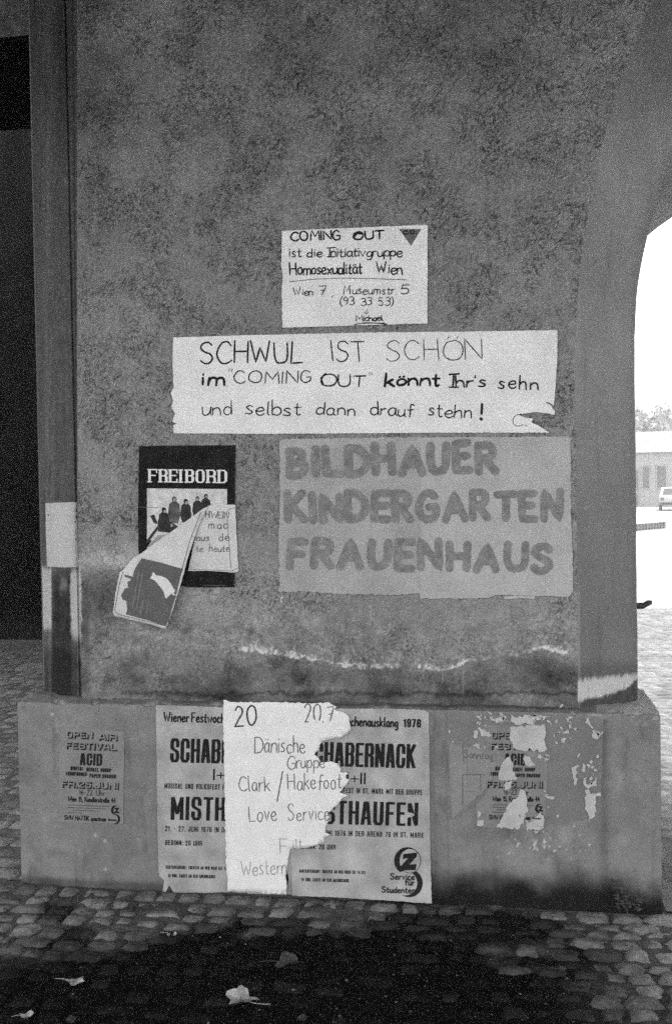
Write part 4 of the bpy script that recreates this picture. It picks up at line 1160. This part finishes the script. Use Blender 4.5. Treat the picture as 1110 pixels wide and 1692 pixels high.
k = Ink(s, .0012); person(272, 838, 1.2); k.poly([(262, 858), (284, 862), (298, 872), (300, 884), (290, 892), (280, 880), (262, 878)]); k.poly([(249, 852), (256, 850), (262, 866), (255, 864)])
k.poly([(243, 893), (262, 868), (264, 872), (244, 899)])
k.done('figures_dark', MATS['photo_dark'])
k = Ink(s, .0014)
for cx, cy, r_ in ((289.5, 826, 2.2), (309, 831, 2.2), (327, 825, 2.), (273.5, 845, 2.1), (285, 868, 2.2), (341.5, 820.5, 1.6)): k.disc(cx, cy, r_, r_*1.3, 10)
k.poly([(262, 884), (278, 884), (276, 890), (250, 903), (245, 903)])
k.done('photo_highlights', mat('photo_skin', .3, grain=.2, gs=300))
k = Ink(s, .0008); k.ribbon([(231, 838), (262, 838.5)], .9); k.done('crease', mat('crease', .09, grain=.2))
k = Ink(s, .0008)
for a in range(11): k.ribbon([(337+a*3.4, 967), (339.2+a*3.4, 967)], .9)
k.done('imprint', M_TRI)

# folded sheet hanging over the black poster
s = Sheet('leaflet', 'creased white handwritten leaflet pasted over the right half of the black poster', 'leaflet',
          [(345, 836), (352, 834), (390, 834), (391, 870), (393, 905), (395, 944), (388, 946), (350, 943), (312, 943), (318, 915), (328, 870)], 'pier', .0085, M_WHITE2, wr(.004, 30, 30, 18), step=7, jag=.2)
k = Ink(s, .0008)
k.hand('HWEIN', 341, 855, 379, 856, 10, 1.8, gap=.2); k.hand('mac', 346, 873, 376, 873, 13, 1.5, gap=.3); k.hand('aus', 326, 893, 347, 893, 11, 1.4); k.hand('de', 363, 893, 380, 893, 12, 1.4)
k.hand('te', 326, 911, 336, 911, 11, 1.2); k.hand('heute', 347, 911, 380, 911, 11, 1.3)
k.done('lettering', M_PENCIL)
k = Ink(s, .0008)
k.ribbon([(376, 845), (378, 880), (383, 940)], .8); k.ribbon([(376, 845), (381, 840), (390, 839)], .8); k.ribbon([(314, 940), (384, 943), (395, 938)], .7)
k.done('border_line', M_PENCIL)
def flap_d(x, y):
    # the loose half hangs down and out from the fold
    t = max(0., min(1., ((345-x)*.83+(y-836)*.55)/185.)); u = max(0, min(1, (y-880)/150.))
    return .006+.055*t**1.6 + .012*math.sin(t*5)*u
s = Sheet('folded_leaflet', 'loose printed leaflet flap hanging off the lower left of the black poster', 'leaflet',
          [(345, 837), (338, 840), (300, 868), (270, 890), (241, 912), (226, 922), (214, 938), (207, 944), (203, 965), (199, 990), (196, 1008), (198, 1015), (225, 1021), (255, 1028), (280, 1037), (283, 1030), (293, 1000), (305, 960), (316, 915), (330, 870)], 'pier', .009, M_WHITE2, flap_d, step=6, jag=.15)
s.ob.modifiers.new('thickness', 'SOLIDIFY').thickness = .0008
k = Ink(s, .0012)
k.poly([(241, 921), (274, 929), (307, 939), (303, 952), (296, 985), (290, 1004), (281, 1032), (250, 1021), (217, 1012), (220, 1003), (218, 990), (212, 988), (210, 980), (216, 970), (222, 968), (219, 960), (224, 957), (228, 950), (230, 940), (234, 932)])
k.done('printed_field', mat('field_grey', .105, grain=.12, gs=300, cloud=.1, cs=30))
k = Ink(s, .0012)
k.poly([(214, 947), (228, 951), (226, 955), (216, 951)]); k.poly([(219, 965), (226, 963), (222, 969)])
k.done('ink_splashes', MATS['field_grey'])
k = Ink(s, .0019)
k.poly([(260, 943), (257, 950), (255, 954), (262, 957), (270, 966), (277, 976), (279, 985), (281, 987), (287, 981), (290, 978), (293, 972), (288, 962), (281, 954), (272, 950), (264, 949)])
k.poly([(290, 975), (296, 971), (293, 979), (298, 982), (290, 981)])
k.done('bird_figure', mat('field_white', .6, grain=.1))
k = Ink(s, .0019)
for (a, b, c, d) in ((237, 944, 228, 1004), (243, 946, 234, 1006)):
    for i in range(13):
        t0, t1 = i/13., (i+.6)/13.
        k.ribbon([(a+(c-a)*t0, b+(d-b)*t0), (a+(c-a)*t1, b+(d-b)*t1)], 2.6)
k.ribbon([(244, 992), (241, 1009)], 4.5); k.ribbon([(254, 988), (250, 1010)], 2.6)
k.done('small_print', mat('field_mid', .15, grain=.3))
k = Ink(s, .0014)
k.ribbon([(212, 943), (206, 968), (199, 1006), (205, 1012), (250, 1023), (282, 1032)], .9); k.ribbon([(334, 846), (318, 890), (300, 960), (288, 1010), (284, 1026)], .9)
k.done('border_line', M_PENCIL)

# blank sheet round the left corner of the pier
s = Sheet('blank_sheet', 'blank pale sheet wrapped on the left corner strip of the pier', 'paper',
          [(77.5, 831), (100, 830.5), (127, 829.5), (128, 880), (128.5, 937), (104, 937.5), (80, 936), (78, 880)], 'pier', .004, mat('blank_paper', .42, grain=.09, gs=330, cloud=.05, cs=16), wr(.0015, 12, 90, 22), step=5, jag=.15)
k = Ink(s); k.disc(82, 851, 1.2, 1.4, 8); k.done('pinhole', M_INK)

# ------------------------------------------------------------------ PAPERS ON THE PLINTH
def schaber(label, outline, ox, oy, slope, sc, disp, seed):
    """concert poster; ox, oy: place of its upper left corner along the plinth, slope of its lines"""
    s = Sheet('poster', label, 'poster', outline, 'plinth', .0035, M_POST, disp, step=9, jag=.25, seed=seed, group='twin folk festival posters on the plinth')
    def L(x, y): return (ox+x*sc, oy+y*sc+x*sc*slope)
    k = Ink(s, split='printed_line')
    def bl(t, x0, x1, y, h, tx, ty, gap):
        a, b = L(x0, y), L(x1, y); k.block(t, a[0], a[1], b[0], b[1], h*sc, tx*sc, ty*sc, gap*sc)
    def hd(t, x0, x1, y, h, w, gap=.2):
        a, b = L(x0, y), L(x1, y); k.hand(t, a[0], a[1], b[0], b[1], h*sc, w*sc, jit=.003, gap=gap)
    hd('Wiener', 13, 54, 27.5, 15, 2.7, .24); hd('Festwochenausklang', 59, 178, 27.5, 15, 2.7, .24); bl('1976', 187, 216, 27.5, 14, 3, 2.6, 1.2)
    bl('SCHABERNACK', 23, 207, 95, 40, 6.0, 4.4, 1.7)
    bl('I', 94, 98, 123, 19, 3, 3, 1); bl('+', 100, 114, 121, 14, 2, 2, 1); bl('II', 116, 128, 123, 19, 3, 3, 3)
    bl('MUSICAL UND VOLKSFEST IN ST. MARX MIT DER GRUPPE', 14, 218, 138.5, 9, 1.35, 1.4, 1.0)
    bl('MISTHAUFEN', 24, 211, 190, 39, 6.2, 4.4, 3.2)
    bl('21. - 27. JUNI 1976 IN DER ARENA 76 IN ST. MARX', 15, 220, 209, 9, 1.35, 1.4, 1.1)
    bl('BEGINN: 20 UHR', 15, 76, 232, 8.5, 1.4, 1.4, 1.0)
    bl('KARTENVERKAUF: THEATER AN DER WIEN (57 71 51)', 16, 118, 271, 5.5, 1.15, 1., .5)
    bl('14 UHR. KARTE AN DER ABENDKASSE', 20, 98, 285, 5.5, 1.15, 1., .5)
    # emblem: two interlocked crescents with a Z
    k.cuts.append((len(k.v), len(k.f)))
    cx, cy = L(194, 247); k.disc(cx, cy, 22*sc, 22.5*sc)
    cx2, cy2 = L(194, 284); k.disc(cx2+3*sc, cy2, 22*sc, 23*sc)
    k.done('lettering', M_PRINT)
    k2 = Ink(s, .0012); cx, cy = L(198, 247); k2.disc(cx, cy, 17.5*sc, 20*sc, extra=.0); cx2, cy2 = L(190, 284); k2.disc(cx2, cy2, 20*sc, 20*sc); k2.done('emblem_ground', M_POST)
    k3 = Ink(s, .0018)
    P_ = [L(*p) for p in ((187, 236), (210, 233), (209, 240), (197, 253), (209, 252), (207, 262), (182, 263), (183, 256), (195, 243), (186, 244))]
    b0 = k3
    k3.poly(P_[:4]+P_[7:8]+P_[8:10]); k3.poly(P_[3:8])
    for t_, xa, xb, yy in (('Service', 166, 205, 278), ('für', 190, 205, 287), ('Studenten', 152, 206, 300)):
        a, b = L(xa, yy), L(xb, yy); k3.hand(t_, a[0], a[1], b[0], b[1], 9.5*sc, 2.1*sc, jit=.004, gap=.22)
    cx, cy = L(198, 247)
    for i in range(24):
        a = i*2*math.pi/24; a2 = (i+1)*2*math.pi/24
        k3.ribbon([(cx+17.5*sc*math.cos(a), cy+20*sc*math.sin(a)), (cx+17.5*sc*math.cos(a2), cy+20*sc*math.sin(a2))], .8)
    k3.done('emblem', M_PRINT)
    return s
def dl(x, y):
    b = max(0, (y-1440)/40.)
    return .0015*float(fbm(np.array(x/45.), np.array(y/35.), 2, 31)) + .0015*math.sin(x*.11)*b + .010*b*b*max(0, math.sin((x-262)*.075))
schaber('left festival poster, its right half hidden under the torn white sheet',
        [(258, 1165), (300, 1166), (370, 1169), (484, 1174), (486, 1300), (487, 1478), (440, 1478), (379, 1474), (330, 1476), (300, 1478), (287, 1474), (280, 1463), (272, 1478), (268, 1476), (272, 1455), (263, 1447), (260, 1350), (259, 1250)], 258, 1164, .024, 1.0, dl, 31)
def dr(x, y):
    b = max(0, (y-1400)/90.)
    return .002+.002*float(fbm(np.array(x/50.), np.array(y/40.), 2, 35)) + .028*b*b + .004*b*math.sin(x*.05)
schaber('right festival poster with the round black emblem in its lower right corner',
        [(479, 1170), (560, 1171), (640, 1171), (700, 1173), (708, 1177), (709, 1260), (710, 1380), (713, 1493), (640, 1488), (560, 1483), (483, 1480), (480, 1400), (479, 1280)], 478, 1169, .026, 1.005, dr, 32)
# torn handwritten sheet on top
def dt(x, y):
    e = max(0, (x-500)/70.); b = max(0, (y-1385)/90.)
    under = dr(x, y) if x > 486 else (dl(x, y) if x < 470 else dl(x, y)+(dr(x, y)-dl(x, y))*(x-470)/16.)
    return under+.001+.0012*abs(float(fbm(np.array(x/40.), np.array(y/40.), 2, 37))) + .003*e*e + .006*b*b + .003*math.exp(-((y-1185)/4.)**2)
s = Sheet('torn_sheet', 'large white handwritten sheet with a ragged right edge, pasted over both festival posters', 'poster',
          [(369, 1157), (385, 1160), (440, 1160), (520, 1162), (543, 1160), (548, 1164), (556, 1168), (552, 1172), (568, 1177), (576, 1184), (578, 1196), (580, 1206), (573, 1213), (562, 1219), (546, 1221), (533, 1225), (528, 1231), (526, 1240), (519, 1247), (527, 1254), (530, 1260), (548, 1258), (558, 1262), (563, 1270), (562, 1276), (576, 1278), (570, 1284), (577, 1289), (572, 1297), (566, 1303), (560, 1309), (575, 1314), (564, 1320), (558, 1330), (549, 1338), (541, 1344), (544, 1352), (540, 1362), (537, 1376), (546, 1379), (534, 1385), (536, 1391), (522, 1396), (505, 1402), (480, 1402), (476, 1420), (473, 1440), (473, 1478), (420, 1475), (376, 1472), (373, 1400), (371, 1300), (369, 1200)],
          'plinth', .0065, mat('torn_white_paper', .67, grain=.10, gs=330, cloud=.05, cs=16, rough=.8, bump=.001, bs=26), dt, step=9, jag=.7, seed=40)
s.ob.modifiers.new('thickness', 'SOLIDIFY').thickness = .0006
k = Ink(s, .0009, split='word')
k.hand('20', 388, 1200, 423, 1199, 33, 2.6, gap=.22)
k.done('lettering', mat('dark_marker', .03, grain=.2))
k = Ink(s, .0009, split='word')
k.hand('20.', 504, 1194, 534, 1193, 28, 2.0, gap=.12); k.hand('7', 541, 1191, 553, 1190, 22, 1.8)
k.hand('Dänische', 421, 1244, 504, 1243, 27, 1.7, gap=.16); k.hand('Gruppe', 475, 1270, 536, 1268, 22, 1.5, gap=.14)
k.hand('Clark', 395, 1308, 446, 1306, 24, 1.6, gap=.18); k.ribbon([(458, 1324), (467, 1275)], 1.8); k.hand('Hakefoot', 476, 1305, 564, 1303, 25, 1.6, gap=.16)
k.hand('Love', 412, 1357, 457, 1356, 26, 1.6, gap=.18); k.hand('Service', 476, 1356, 544, 1354, 25, 1.4, gap=.18)
k.done('lettering', M_PENCIL)
k = Ink(s, .0009, split='word')
k.hand('F', 463, 1410, 474, 1410, 22, 1.4); k.hand('ilt', 484, 1400, 500, 1400, 14, 1.1)
k.hand('Western', 399, 1446, 474, 1444, 25, 1.5, gap=.16)
k.done('faded_lettering', M_PENCIL2)

# open-air bill, left
def acid(label, outline, ox, oy, slope, sc, m, disp, seed):
    s = Sheet('handbill', label, 'handbill', outline, 'plinth', .0030, m, disp, step=8, jag=.25, seed=seed, group='open-air concert bills on the plinth')
    def L(x, y): return (ox+x*sc, oy+y*sc+x*sc*slope)
    k = Ink(s); kl = Ink(s, .0016)
    def bl(t, x0, x1, y, h, tx, ty, gap, kk=None, dx=0, dy=0):
        a, b = L(x0, y), L(x1, y); (kk or k).block(t, a[0]+dx, a[1]+dy, b[0]+dx, b[1]+dy, h*sc, tx*sc, ty*sc, gap*sc)
    for t_, xa, xb, yy in (('OPEN', 13, 56, 19, ), ('AIR', 66, 96, 21), ('FESTIVAL', 12, 95, 37), ('FR.25.JUNI', 5, 98, 101)):
        bl(t_, xa, xb, yy, 11, 2.8, 2.6, 1.3); bl(t_, xa, xb, yy, 11, 2.8, 2.6, 1.3, None, -.9, -.9)
        bl(t_, xa, xb, yy, 11, 2.1, 1.9, 1.9, kl, -2., -2.)
    bl('ACID', 33, 70, 62, 20, 4.0, 2.8, 1.3)
    bl('DIGITAL', 18, 39, 71, 6.5, 1.5, 1.3, .5); bl('HENKEL GROUP', 44, 85, 72, 6.5, 1.5, 1.3, .5)
    bl('EUROPHONES', 10, 45, 80, 6.5, 1.5, 1.3, .5); bl('PAPER DRAGON', 49, 93, 82, 6.5, 1.5, 1.3, .5)
    for t_, xa, xb, yy, h in (('16-22 Uhr', 32, 74, 111, 8.5), ('Wien 15, Kendlerstraße 44', 14, 92, 122, 7.5), ('SWW HATTIK spectrum', 8, 76, 153, 7)):
        a, b = L(xa, yy), L(xb, yy); k.hand(t_, a[0], a[1], b[0], b[1], h*sc, (1.1 if yy == 111 else 1.7)*sc, jit=.004, gap=.2)
    for i, (xa, xb) in enumerate(((14, 84), (14, 78), (22, 66), (14, 40))):
        n_ = int((xb-xa)/4.)
        for j in range(n_):
            a = L(xa+j*4., 128.5+i*4.2); b = L(xa+j*4.+3., 128.5+i*4.2); k.ribbon([a, b], .8)
    cx, cy = L(92, 134); k.disc(cx, cy, 7.3*sc, 8*sc); cx, cy = L(93, 149); k.disc(cx, cy, 7*sc, 8*sc)
    cx, cy = L(94.5, 134); kl.disc(cx, cy, 5.6*sc, 6.8*sc); cx, cy = L(89.5, 149); kl.disc(cx, cy, 7*sc, 7*sc)
    k.done('lettering', M_PRINT); kl.done('letter_faces', m)
    k3 = Ink(s, .0022); a, b = L(90, 139), L(98, 139); k3.block('Z', a[0], a[1], b[0], b[1], 9*sc, 3*sc, 2.6*sc, 0)
    a, b = L(80, 152), L(94, 152); k3.hand('Studenten', a[0], a[1], b[0], b[1], 3.5*sc, .8*sc, jit=.003); k3.done('emblem', M_PRINT)
    return s
acid('intact grey open-air festival bill pasted at the left end of the plinth',
     [(98, 1201), (150, 1204), (206, 1209), (205, 1290), (204, 1361), (150, 1360), (98, 1358), (98, 1280)], 99, 1201, .038, 1.0, M_THIN, wr(.0012, 40, 18, 45), 45)
# faint older paper rests on the plinth right part
pp = Sheet('old_paper_layer', 'large thin grey layer of old pasted paper under the shredded bill', 'paper',
      [(738, 1178), (860, 1180), (985, 1184), (996, 1190), (994, 1260), (992, 1340), (980, 1352), (930, 1360), (850, 1372), (800, 1366), (790, 1330), (746, 1354), (742, 1300), (739, 1240)], 'plinth', .0016, mat('old_paper', .165, grain=.10, gs=330, cloud=.12, cs=10, bump=.001, bs=50), wr(.001, 50, 50, 48), step=12, jag=.8, seed=50)
sn = Sheet('torn_note', 'torn brownish note with faint Sunday heading and ruled boxes left of the shredded bill', 'note',
      [(742, 1226), (766, 1234), (800, 1233), (826, 1238), (822, 1262), (812, 1290), (798, 1308), (782, 1322), (762, 1338), (746, 1355), (743, 1290)], 'plinth', .0028, mat('note_paper', .215, grain=.1, gs=330, cloud=.1, cs=20), wr(.001, 30, 30, 51), step=9, jag=.8, seed=51)
k = Ink(sn)
k.hand('Sonntag,', 766, 1252, 816, 1255, 13, 1.3, gap=.2)
k.ribbon([(764, 1233), (766, 1262)], 1.); k.ribbon([(771, 1240), (772, 1300)], .5)
k.done('lettering', M_PENCIL)
k = Ink(sn); k.ribbon([(764, 1330), (764, 1280), (800, 1280)], 1.3); k.ribbon([(793, 1280), (794, 1305)], 1.3); k.ribbon([(764, 1308), (786, 1308)], .6); k.done('ruled_box', M_PENCIL)
ac = acid('shredded grey open-air festival bill with white torn patches at the right end of the plinth',
     [(786, 1198), (812, 1198), (846, 1200), (896, 1206), (903, 1245), (903, 1300), (899, 1369), (850, 1370), (787, 1366), (786, 1330), (800, 1312), (812, 1292), (822, 1262), (805, 1250), (790, 1236)], 800, 1203, .012, .985, mat('thin_poster_paper_worn', .195, grain=.09, gs=330, cloud=.12, cs=20, bump=.001, bs=50), wr(.001, 30, 20, 52), 52)
SCR = [
 ([(842, 1180), (850, 1185), (870, 1181), (900, 1183), (911, 1183), (898, 1190), (880, 1191), (884, 1198), (868, 1194), (852, 1198), (843, 1192)], 'upper'),
 ([(842, 1202), (898, 1196), (901, 1215), (898, 1222), (903, 1238), (890, 1243), (878, 1239), (862, 1240), (848, 1236), (846, 1228), (842, 1222)], 'square'),
 ([(804, 1174), (812, 1178), (811, 1188), (822, 1186), (830, 1184), (826, 1176), (831, 1180), (831, 1192), (820, 1195), (812, 1191), (808, 1186)], 'crest'),
 ([(788, 1202), (800, 1206), (815, 1214), (808, 1218), (794, 1216)], 'wedge'),
 ([(782, 1208), (788, 1206), (788, 1220), (783, 1220)], 'fleck'),
 ([(780, 1232), (786, 1228), (793, 1232), (786, 1234)], 'fleck'),
 ([(836, 1252), (842, 1250), (848, 1262), (846, 1270), (855, 1285), (846, 1288), (838, 1292), (824, 1288), (823, 1278), (827, 1265)], 'blade'),
 ([(866, 1246), (875, 1250), (885, 1266), (872, 1266), (866, 1258)], 'triangle'),
 ([(832, 1296), (838, 1290), (846, 1292), (840, 1304), (833, 1306)], 'fleck'),
 ([(869, 1316), (872, 1336), (868, 1350), (860, 1362), (858, 1369), (820, 1367), (828, 1352), (838, 1332), (852, 1320), (860, 1304), (866, 1306)], 'large lower'),
 ([(788, 1356), (798, 1354), (798, 1364), (787, 1364)], 'corner'),
 ([(788, 1340), (794, 1342), (792, 1350), (788, 1350)], 'fleck'),
 ([(880, 1352), (892, 1342), (898, 1348), (897, 1368), (872, 1370), (868, 1364)], 'foot'),
 ([(915, 1192), (922, 1188), (920, 1196)], 'fleck'), ([(930, 1186), (945, 1184), (946, 1187), (934, 1187)], 'fleck'),
 ([(920, 1210), (938, 1206), (940, 1212), (926, 1212)], 'fleck'), ([(926, 1221), (936, 1220), (932, 1228), (927, 1226)], 'fleck'), ([(938, 1192), (945, 1196), (942, 1198)], 'fleck'), ([(946, 1204), (953, 1202), (950, 1207)], 'fleck'),
 ([(968, 1186), (972, 1186), (974, 1194), (980, 1202), (977, 1204), (970, 1196), (966, 1194)], 'upper'),
 ([(976, 1214), (986, 1207), (989, 1220), (984, 1222), (978, 1218)], 'middle'), ([(985, 1248), (989, 1247), (988, 1253), (984, 1252)], 'fleck'),
 ([(943, 1268), (952, 1264), (958, 1266), (950, 1272), (952, 1296), (948, 1298), (946, 1280)], 'hook'),
 ([(962, 1262), (965, 1262), (966, 1276), (960, 1274)], 'fleck'), ([(972, 1267), (982, 1266), (978, 1270)], 'fleck'),
 ([(963, 1290), (968, 1288), (968, 1296), (978, 1293), (983, 1280), (985, 1286), (986, 1298), (976, 1300), (966, 1300)], 'fork'),
 ([(965, 1306), (972, 1304), (975, 1312), (992, 1310), (992, 1316), (984, 1316), (982, 1330), (985, 1340), (978, 1352), (972, 1358), (968, 1340), (966, 1326)], 'long'),
 ([(897, 1314), (916, 1316), (914, 1321), (902, 1318)], 'fleck'), ([(918, 1348), (923, 1346), (922, 1351), (919, 1351)], 'fleck'), ([(946, 1363), (951, 1366), (947, 1367)], 'fleck'), ([(970, 1394), (977, 1395), (972, 1399)], 'fleck'),
 ([(888, 1249), (892, 1246), (896, 1252), (890, 1256)], 'fleck'), ([(900, 1250), (908, 1248), (906, 1254), (900, 1255)], 'fleck'),
 ([(741, 1207), (744, 1206), (743, 1212), (740, 1210)], 'fleck'), ([(746, 1225), (750, 1224), (749, 1227), (747, 1227)], 'fleck'), ([(786, 1182), (794, 1184), (792, 1187), (787, 1186)], 'fleck'), ([(789, 1193), (795, 1194), (791, 1199)], 'fleck'), ([(882, 1372), (890, 1374), (884, 1378)], 'fleck'),
]
SL = {'upper': 'ragged white paper remnant near the top edge of the plinth, one of two', 'square': 'nearly square white patch torn out at the head of the shredded bill', 'crest': 'ragged U-shaped white remnant above the shredded bill',
      'wedge': 'white wedge-shaped remnant at the left of the shredded bill heading', 'blade': 'white blade-shaped tear across the big name on the shredded bill', 'triangle': 'small white triangular tear right of the big name on the shredded bill',
      'large lower': 'largest white torn patch across the lower half of the shredded bill', 'corner': 'small white remnant at the lower left corner of the shredded bill', 'foot': 'white remnant at the lower right corner of the shredded bill',
      'middle': 'small square white remnant by the right corner of the plinth, upper', 'hook': 'white hook-shaped remnant right of the shredded bill', 'fork': 'white fork-shaped remnant above the long white remnant', 'long': 'long vertical white remnant near the right end of the plinth',
      'fleck': 'tiny white fleck of torn paper stuck on the right part of the plinth'}
ups = 0
for i, (pts, kd) in enumerate(SCR):
    lb_ = SL[kd]
    if kd == 'upper':
        ups += 1; lb_ = 'wide ragged white strip under the top edge of the plinth, above the shredded bill' if ups == 1 else 'narrow slanting white remnant high at the right end of the plinth'
    fk_ = kd == 'fleck'
    Sheet('paper_fleck' if fk_ else 'paper_remnant', None if fk_ else lb_, 'paper scrap', pts, 'plinth', .0056, M_SCRAP, None, step=9, jag=(1.5 if not fk_ else .9), seed=60+i, group='white torn paper remnants on the plinth', parent=pp.ob if fk_ else None)

r = random.Random(77)
for (cx, cy, rx_, ry_, n_, s0) in ((880, 1186, 60, 7, 10, 2.6), (925, 1212, 26, 22, 9, 2.6), (895, 1252, 18, 8, 6, 2.4), (970, 1285, 18, 30, 9, 2.4), (800, 1190, 24, 14, 6, 2.4), (880, 1360, 30, 14, 7, 2.0), (812, 1236, 30, 6, 5, 2.), (980, 1210, 10, 26, 5, 2.2), (905, 1320, 12, 20, 5, 2.)):
    for _ in range(n_):
        a = cx+r.gauss(0, rx_*.5); b = cy+r.gauss(0, ry_*.5); q = s0*r.uniform(.5, 1.5); el = r.uniform(.5, 2.2); ph = r.uniform(0, 3)
        pts = []
        for i in range(9):
            t = i*6.2832/9; R_ = q*r.uniform(.55, 1.3); X_, Y_ = R_*math.cos(t)*el, R_*math.sin(t)/el**.5
            pts.append((a+X_*math.cos(ph)-Y_*math.sin(ph), b+X_*math.sin(ph)+Y_*math.cos(ph)))
        Sheet('paper_fleck', None, None, pts, 'plinth', .0056, M_SCRAP, None, step=9, parent=pp.ob)
# ------------------------------------------------------------------ THINGS ON THE GROUND
M_LEAF2 = mat('dead_leaf', .30, grain=.2, gs=120, cloud=.25, cs=60, rough=.8, bump=.002, bs=80)
M_LEAF3 = mat('dark_dead_leaf', .055, grain=.3, gs=120, cloud=.3, cs=60, rough=.8, bump=.002, bs=80)
def gtop(x, y): return max(float(gz_soil(np.array(x), np.array(y))[0]), -.004)
def leaf(px_, py_, size, rz, label, m, seed, lobes=5, curl=.25):
    r = random.Random(seed); q = on_z(px_, py_, .004)
    n = lobes*6; vs = [(0, 0, 0)]; rings = 3
    for j in range(1, rings+1):
        for i in range(n):
            a = 2*math.pi*i/n; rad = size/2*(.55+.38*abs(math.cos(a*lobes/2+seed))**1.5+r.uniform(-.05, .05))*(j/rings)
            x_, y_ = rad*math.cos(a), rad*math.sin(a)*.8
            z_ = curl*size*((j/rings)**2)*(.5+.5*math.sin(a*2+seed))*.6 + r.uniform(-.02, .03)*size
            vs.append((x_, y_, z_))
    fs = [(0, 1+i, 1+(i+1) % n) for i in range(n)]
    for j in range(rings-1):
        for i in range(n): a = 1+j*n; fs.append((a+i, a+n+i, a+n+(i+1) % n, a+(i+1) % n))
    o = mesh('dead_leaf', vs, fs, m, None, True)
    o.location = (q.x, q.y, gtop(q.x, q.y)+.006); o.rotation_euler = (0, 0, rz)
    tag(o, label, 'leaf', 'dead leaves lying on the cobbles')
    k = len(vs)
    V = []; F = []
    for i in range(6):
        t = i/5.; x_ = -size*(.1+.75*t); y_ = size*.08*math.sin(t*3); z_ = .004+.01*t
        for a in range(4): V.append((x_, y_+.0012*math.cos(a*1.57), z_+.0012*math.sin(a*1.57)))
    F = [(i*4+a, i*4+(a+1) % 4, i*4+4+(a+1) % 4, i*4+4+a) for i in range(5) for a in range(4)]
    st = mesh('stalk', V, F, m); st.parent = o
    return o
leaf(124, 1622, .075, .2, 'pale dead leaf with a long stalk on the dark earth at the lower left', M_LEAF2, 1)
leaf(44, 1677, .055, .9, 'small pale curled leaf at the lower left corner', M_LEAF2, 2, 4, .35)
leaf(400, 1652, .125, 2.8, 'largest dead leaf, crumpled and pale, below the torn white sheet', M_LEAF2, 3, 5, .35)
leaf(478, 1591, .12, .3, 'dark curled dead leaf between the crumpled leaf and the plinth', M_LEAF3, 4, 3, .3)
leaf(502, 1682, .05, 1.3, 'small dull leaf at the bottom edge right of the crumpled leaf', M_LEAF3, 5, 4)
leaf(120, 1684, .05, 2.1, 'small dull leaf at the bottom edge near the left corner', M_LEAF3, 6, 4)
leaf(925, 1602, .045, .5, 'small dull leaf on the dark earth at the right', M_LEAF3, 7, 4)
leaf(284, 1543, .05, .5, 'small broken pale leaf on the cobbles under the left festival poster', M_LEAF2, 8, 4)
# dry weed at the foot of the plinth
q = on_z(1034, 1506, 0)
wd = empty('weed', (q.x, -.03, 0)); tag(wd, 'small dry leafy weed growing against the foot of the plinth at the right', 'weed')
r = random.Random(9); V, F = [], []
for i in range(9):
    a = r.uniform(-1.2, 1.2); hgt = r.uniform(.03, .13); bxx = r.uniform(-.03, .03)
    for j in range(4):
        t = (j+1)/4.; cx_, cy_, cz_ = bxx+.05*a*t, -.015*t, hgt*t
        s_ = r.uniform(.008, .015); sg = r.choice((-1, 1)); k_ = len(V)
        V += [(cx_, cy_, cz_), (cx_+sg*s_*.7, cy_-.008, cz_+s_*.3), (cx_+sg*s_*1.7, cy_-.004, cz_+s_*.9), (cx_+sg*s_*.5, cy_+.002, cz_+s_*1.0)]; F.append((k_, k_+1, k_+2, k_+3))
o = mesh('leaves', V, F, M_LEAF3); o.parent = wd
V, F = [], []
for i in range(6):
    a = r.uniform(-1, 1); hgt = r.uniform(.06, .13); b_ = len(V)
    for t in (0, 1):
        for c in range(4): V.append((.05*a*t+.0012*math.cos(c*1.57), -.012*t+.0012*math.sin(c*1.57), hgt*t))
    F += [(b_+c, b_+(c+1) % 4, b_+4+(c+1) % 4, b_+4+c) for c in range(4)]
o = mesh('stem', V, F, M_LEAF3); o.parent = wd

# grit and crumbs over the paving
r = random.Random(12); V, F, T_ = [], [], []
for i in range(2600):
    x, y = r.uniform(-2.6, 1.4), -r.random()**.8*1.7-.005
    z = gtop(x, y)+.001+(.004 if r.random() < .4 else 0); s_ = r.uniform(.0015, .005)*(1.6 if r.random() < .06 else 1); k_ = len(V)
    P_ = [(x+s_*math.cos(a+r.uniform(-.4, .4)), y+s_*math.sin(a+r.uniform(-.4, .4)), z) for a in (0, 1.57, 3.14, 4.71)]
    V += P_+[(x, y, z+s_*.8)]; F += [(k_, k_+1, k_+4), (k_+1, k_+2, k_+4), (k_+2, k_+3, k_+4), (k_+3, k_, k_+4)]
    T_ += [r.choice((.02, .03, .05, .08, .2 if r.random() < .08 else .03))]*5
g_ = mesh('grit', V, F, M_SOIL, None, False, T_); tag(g_, 'crumbs of stone and leaf scattered over the cobbles and dark earth', 'grit', kind='stuff')

# the milky summer air that bleaches everything far beyond the arch
vs, fs = [], []
bx(vs, fs, -395, 895, -55, 1400, -1.03, 60)
hz = mesh('haze', vs, fs); hz['kind'] = 'stuff'
HM = bpy.data.materials.new('air'); HM.use_nodes = True
N = HM.node_tree.nodes; N.clear()
o_ = N.new('ShaderNodeOutputMaterial'); v_ = N.new('ShaderNodeVolumePrincipled')
v_.inputs['Color'].default_value = (.95, .95, .95, 1); v_.inputs['Density'].default_value = .002
HM.node_tree.links.new(v_.outputs[0], o_.inputs['Volume'])
hz.data.materials.append(HM)
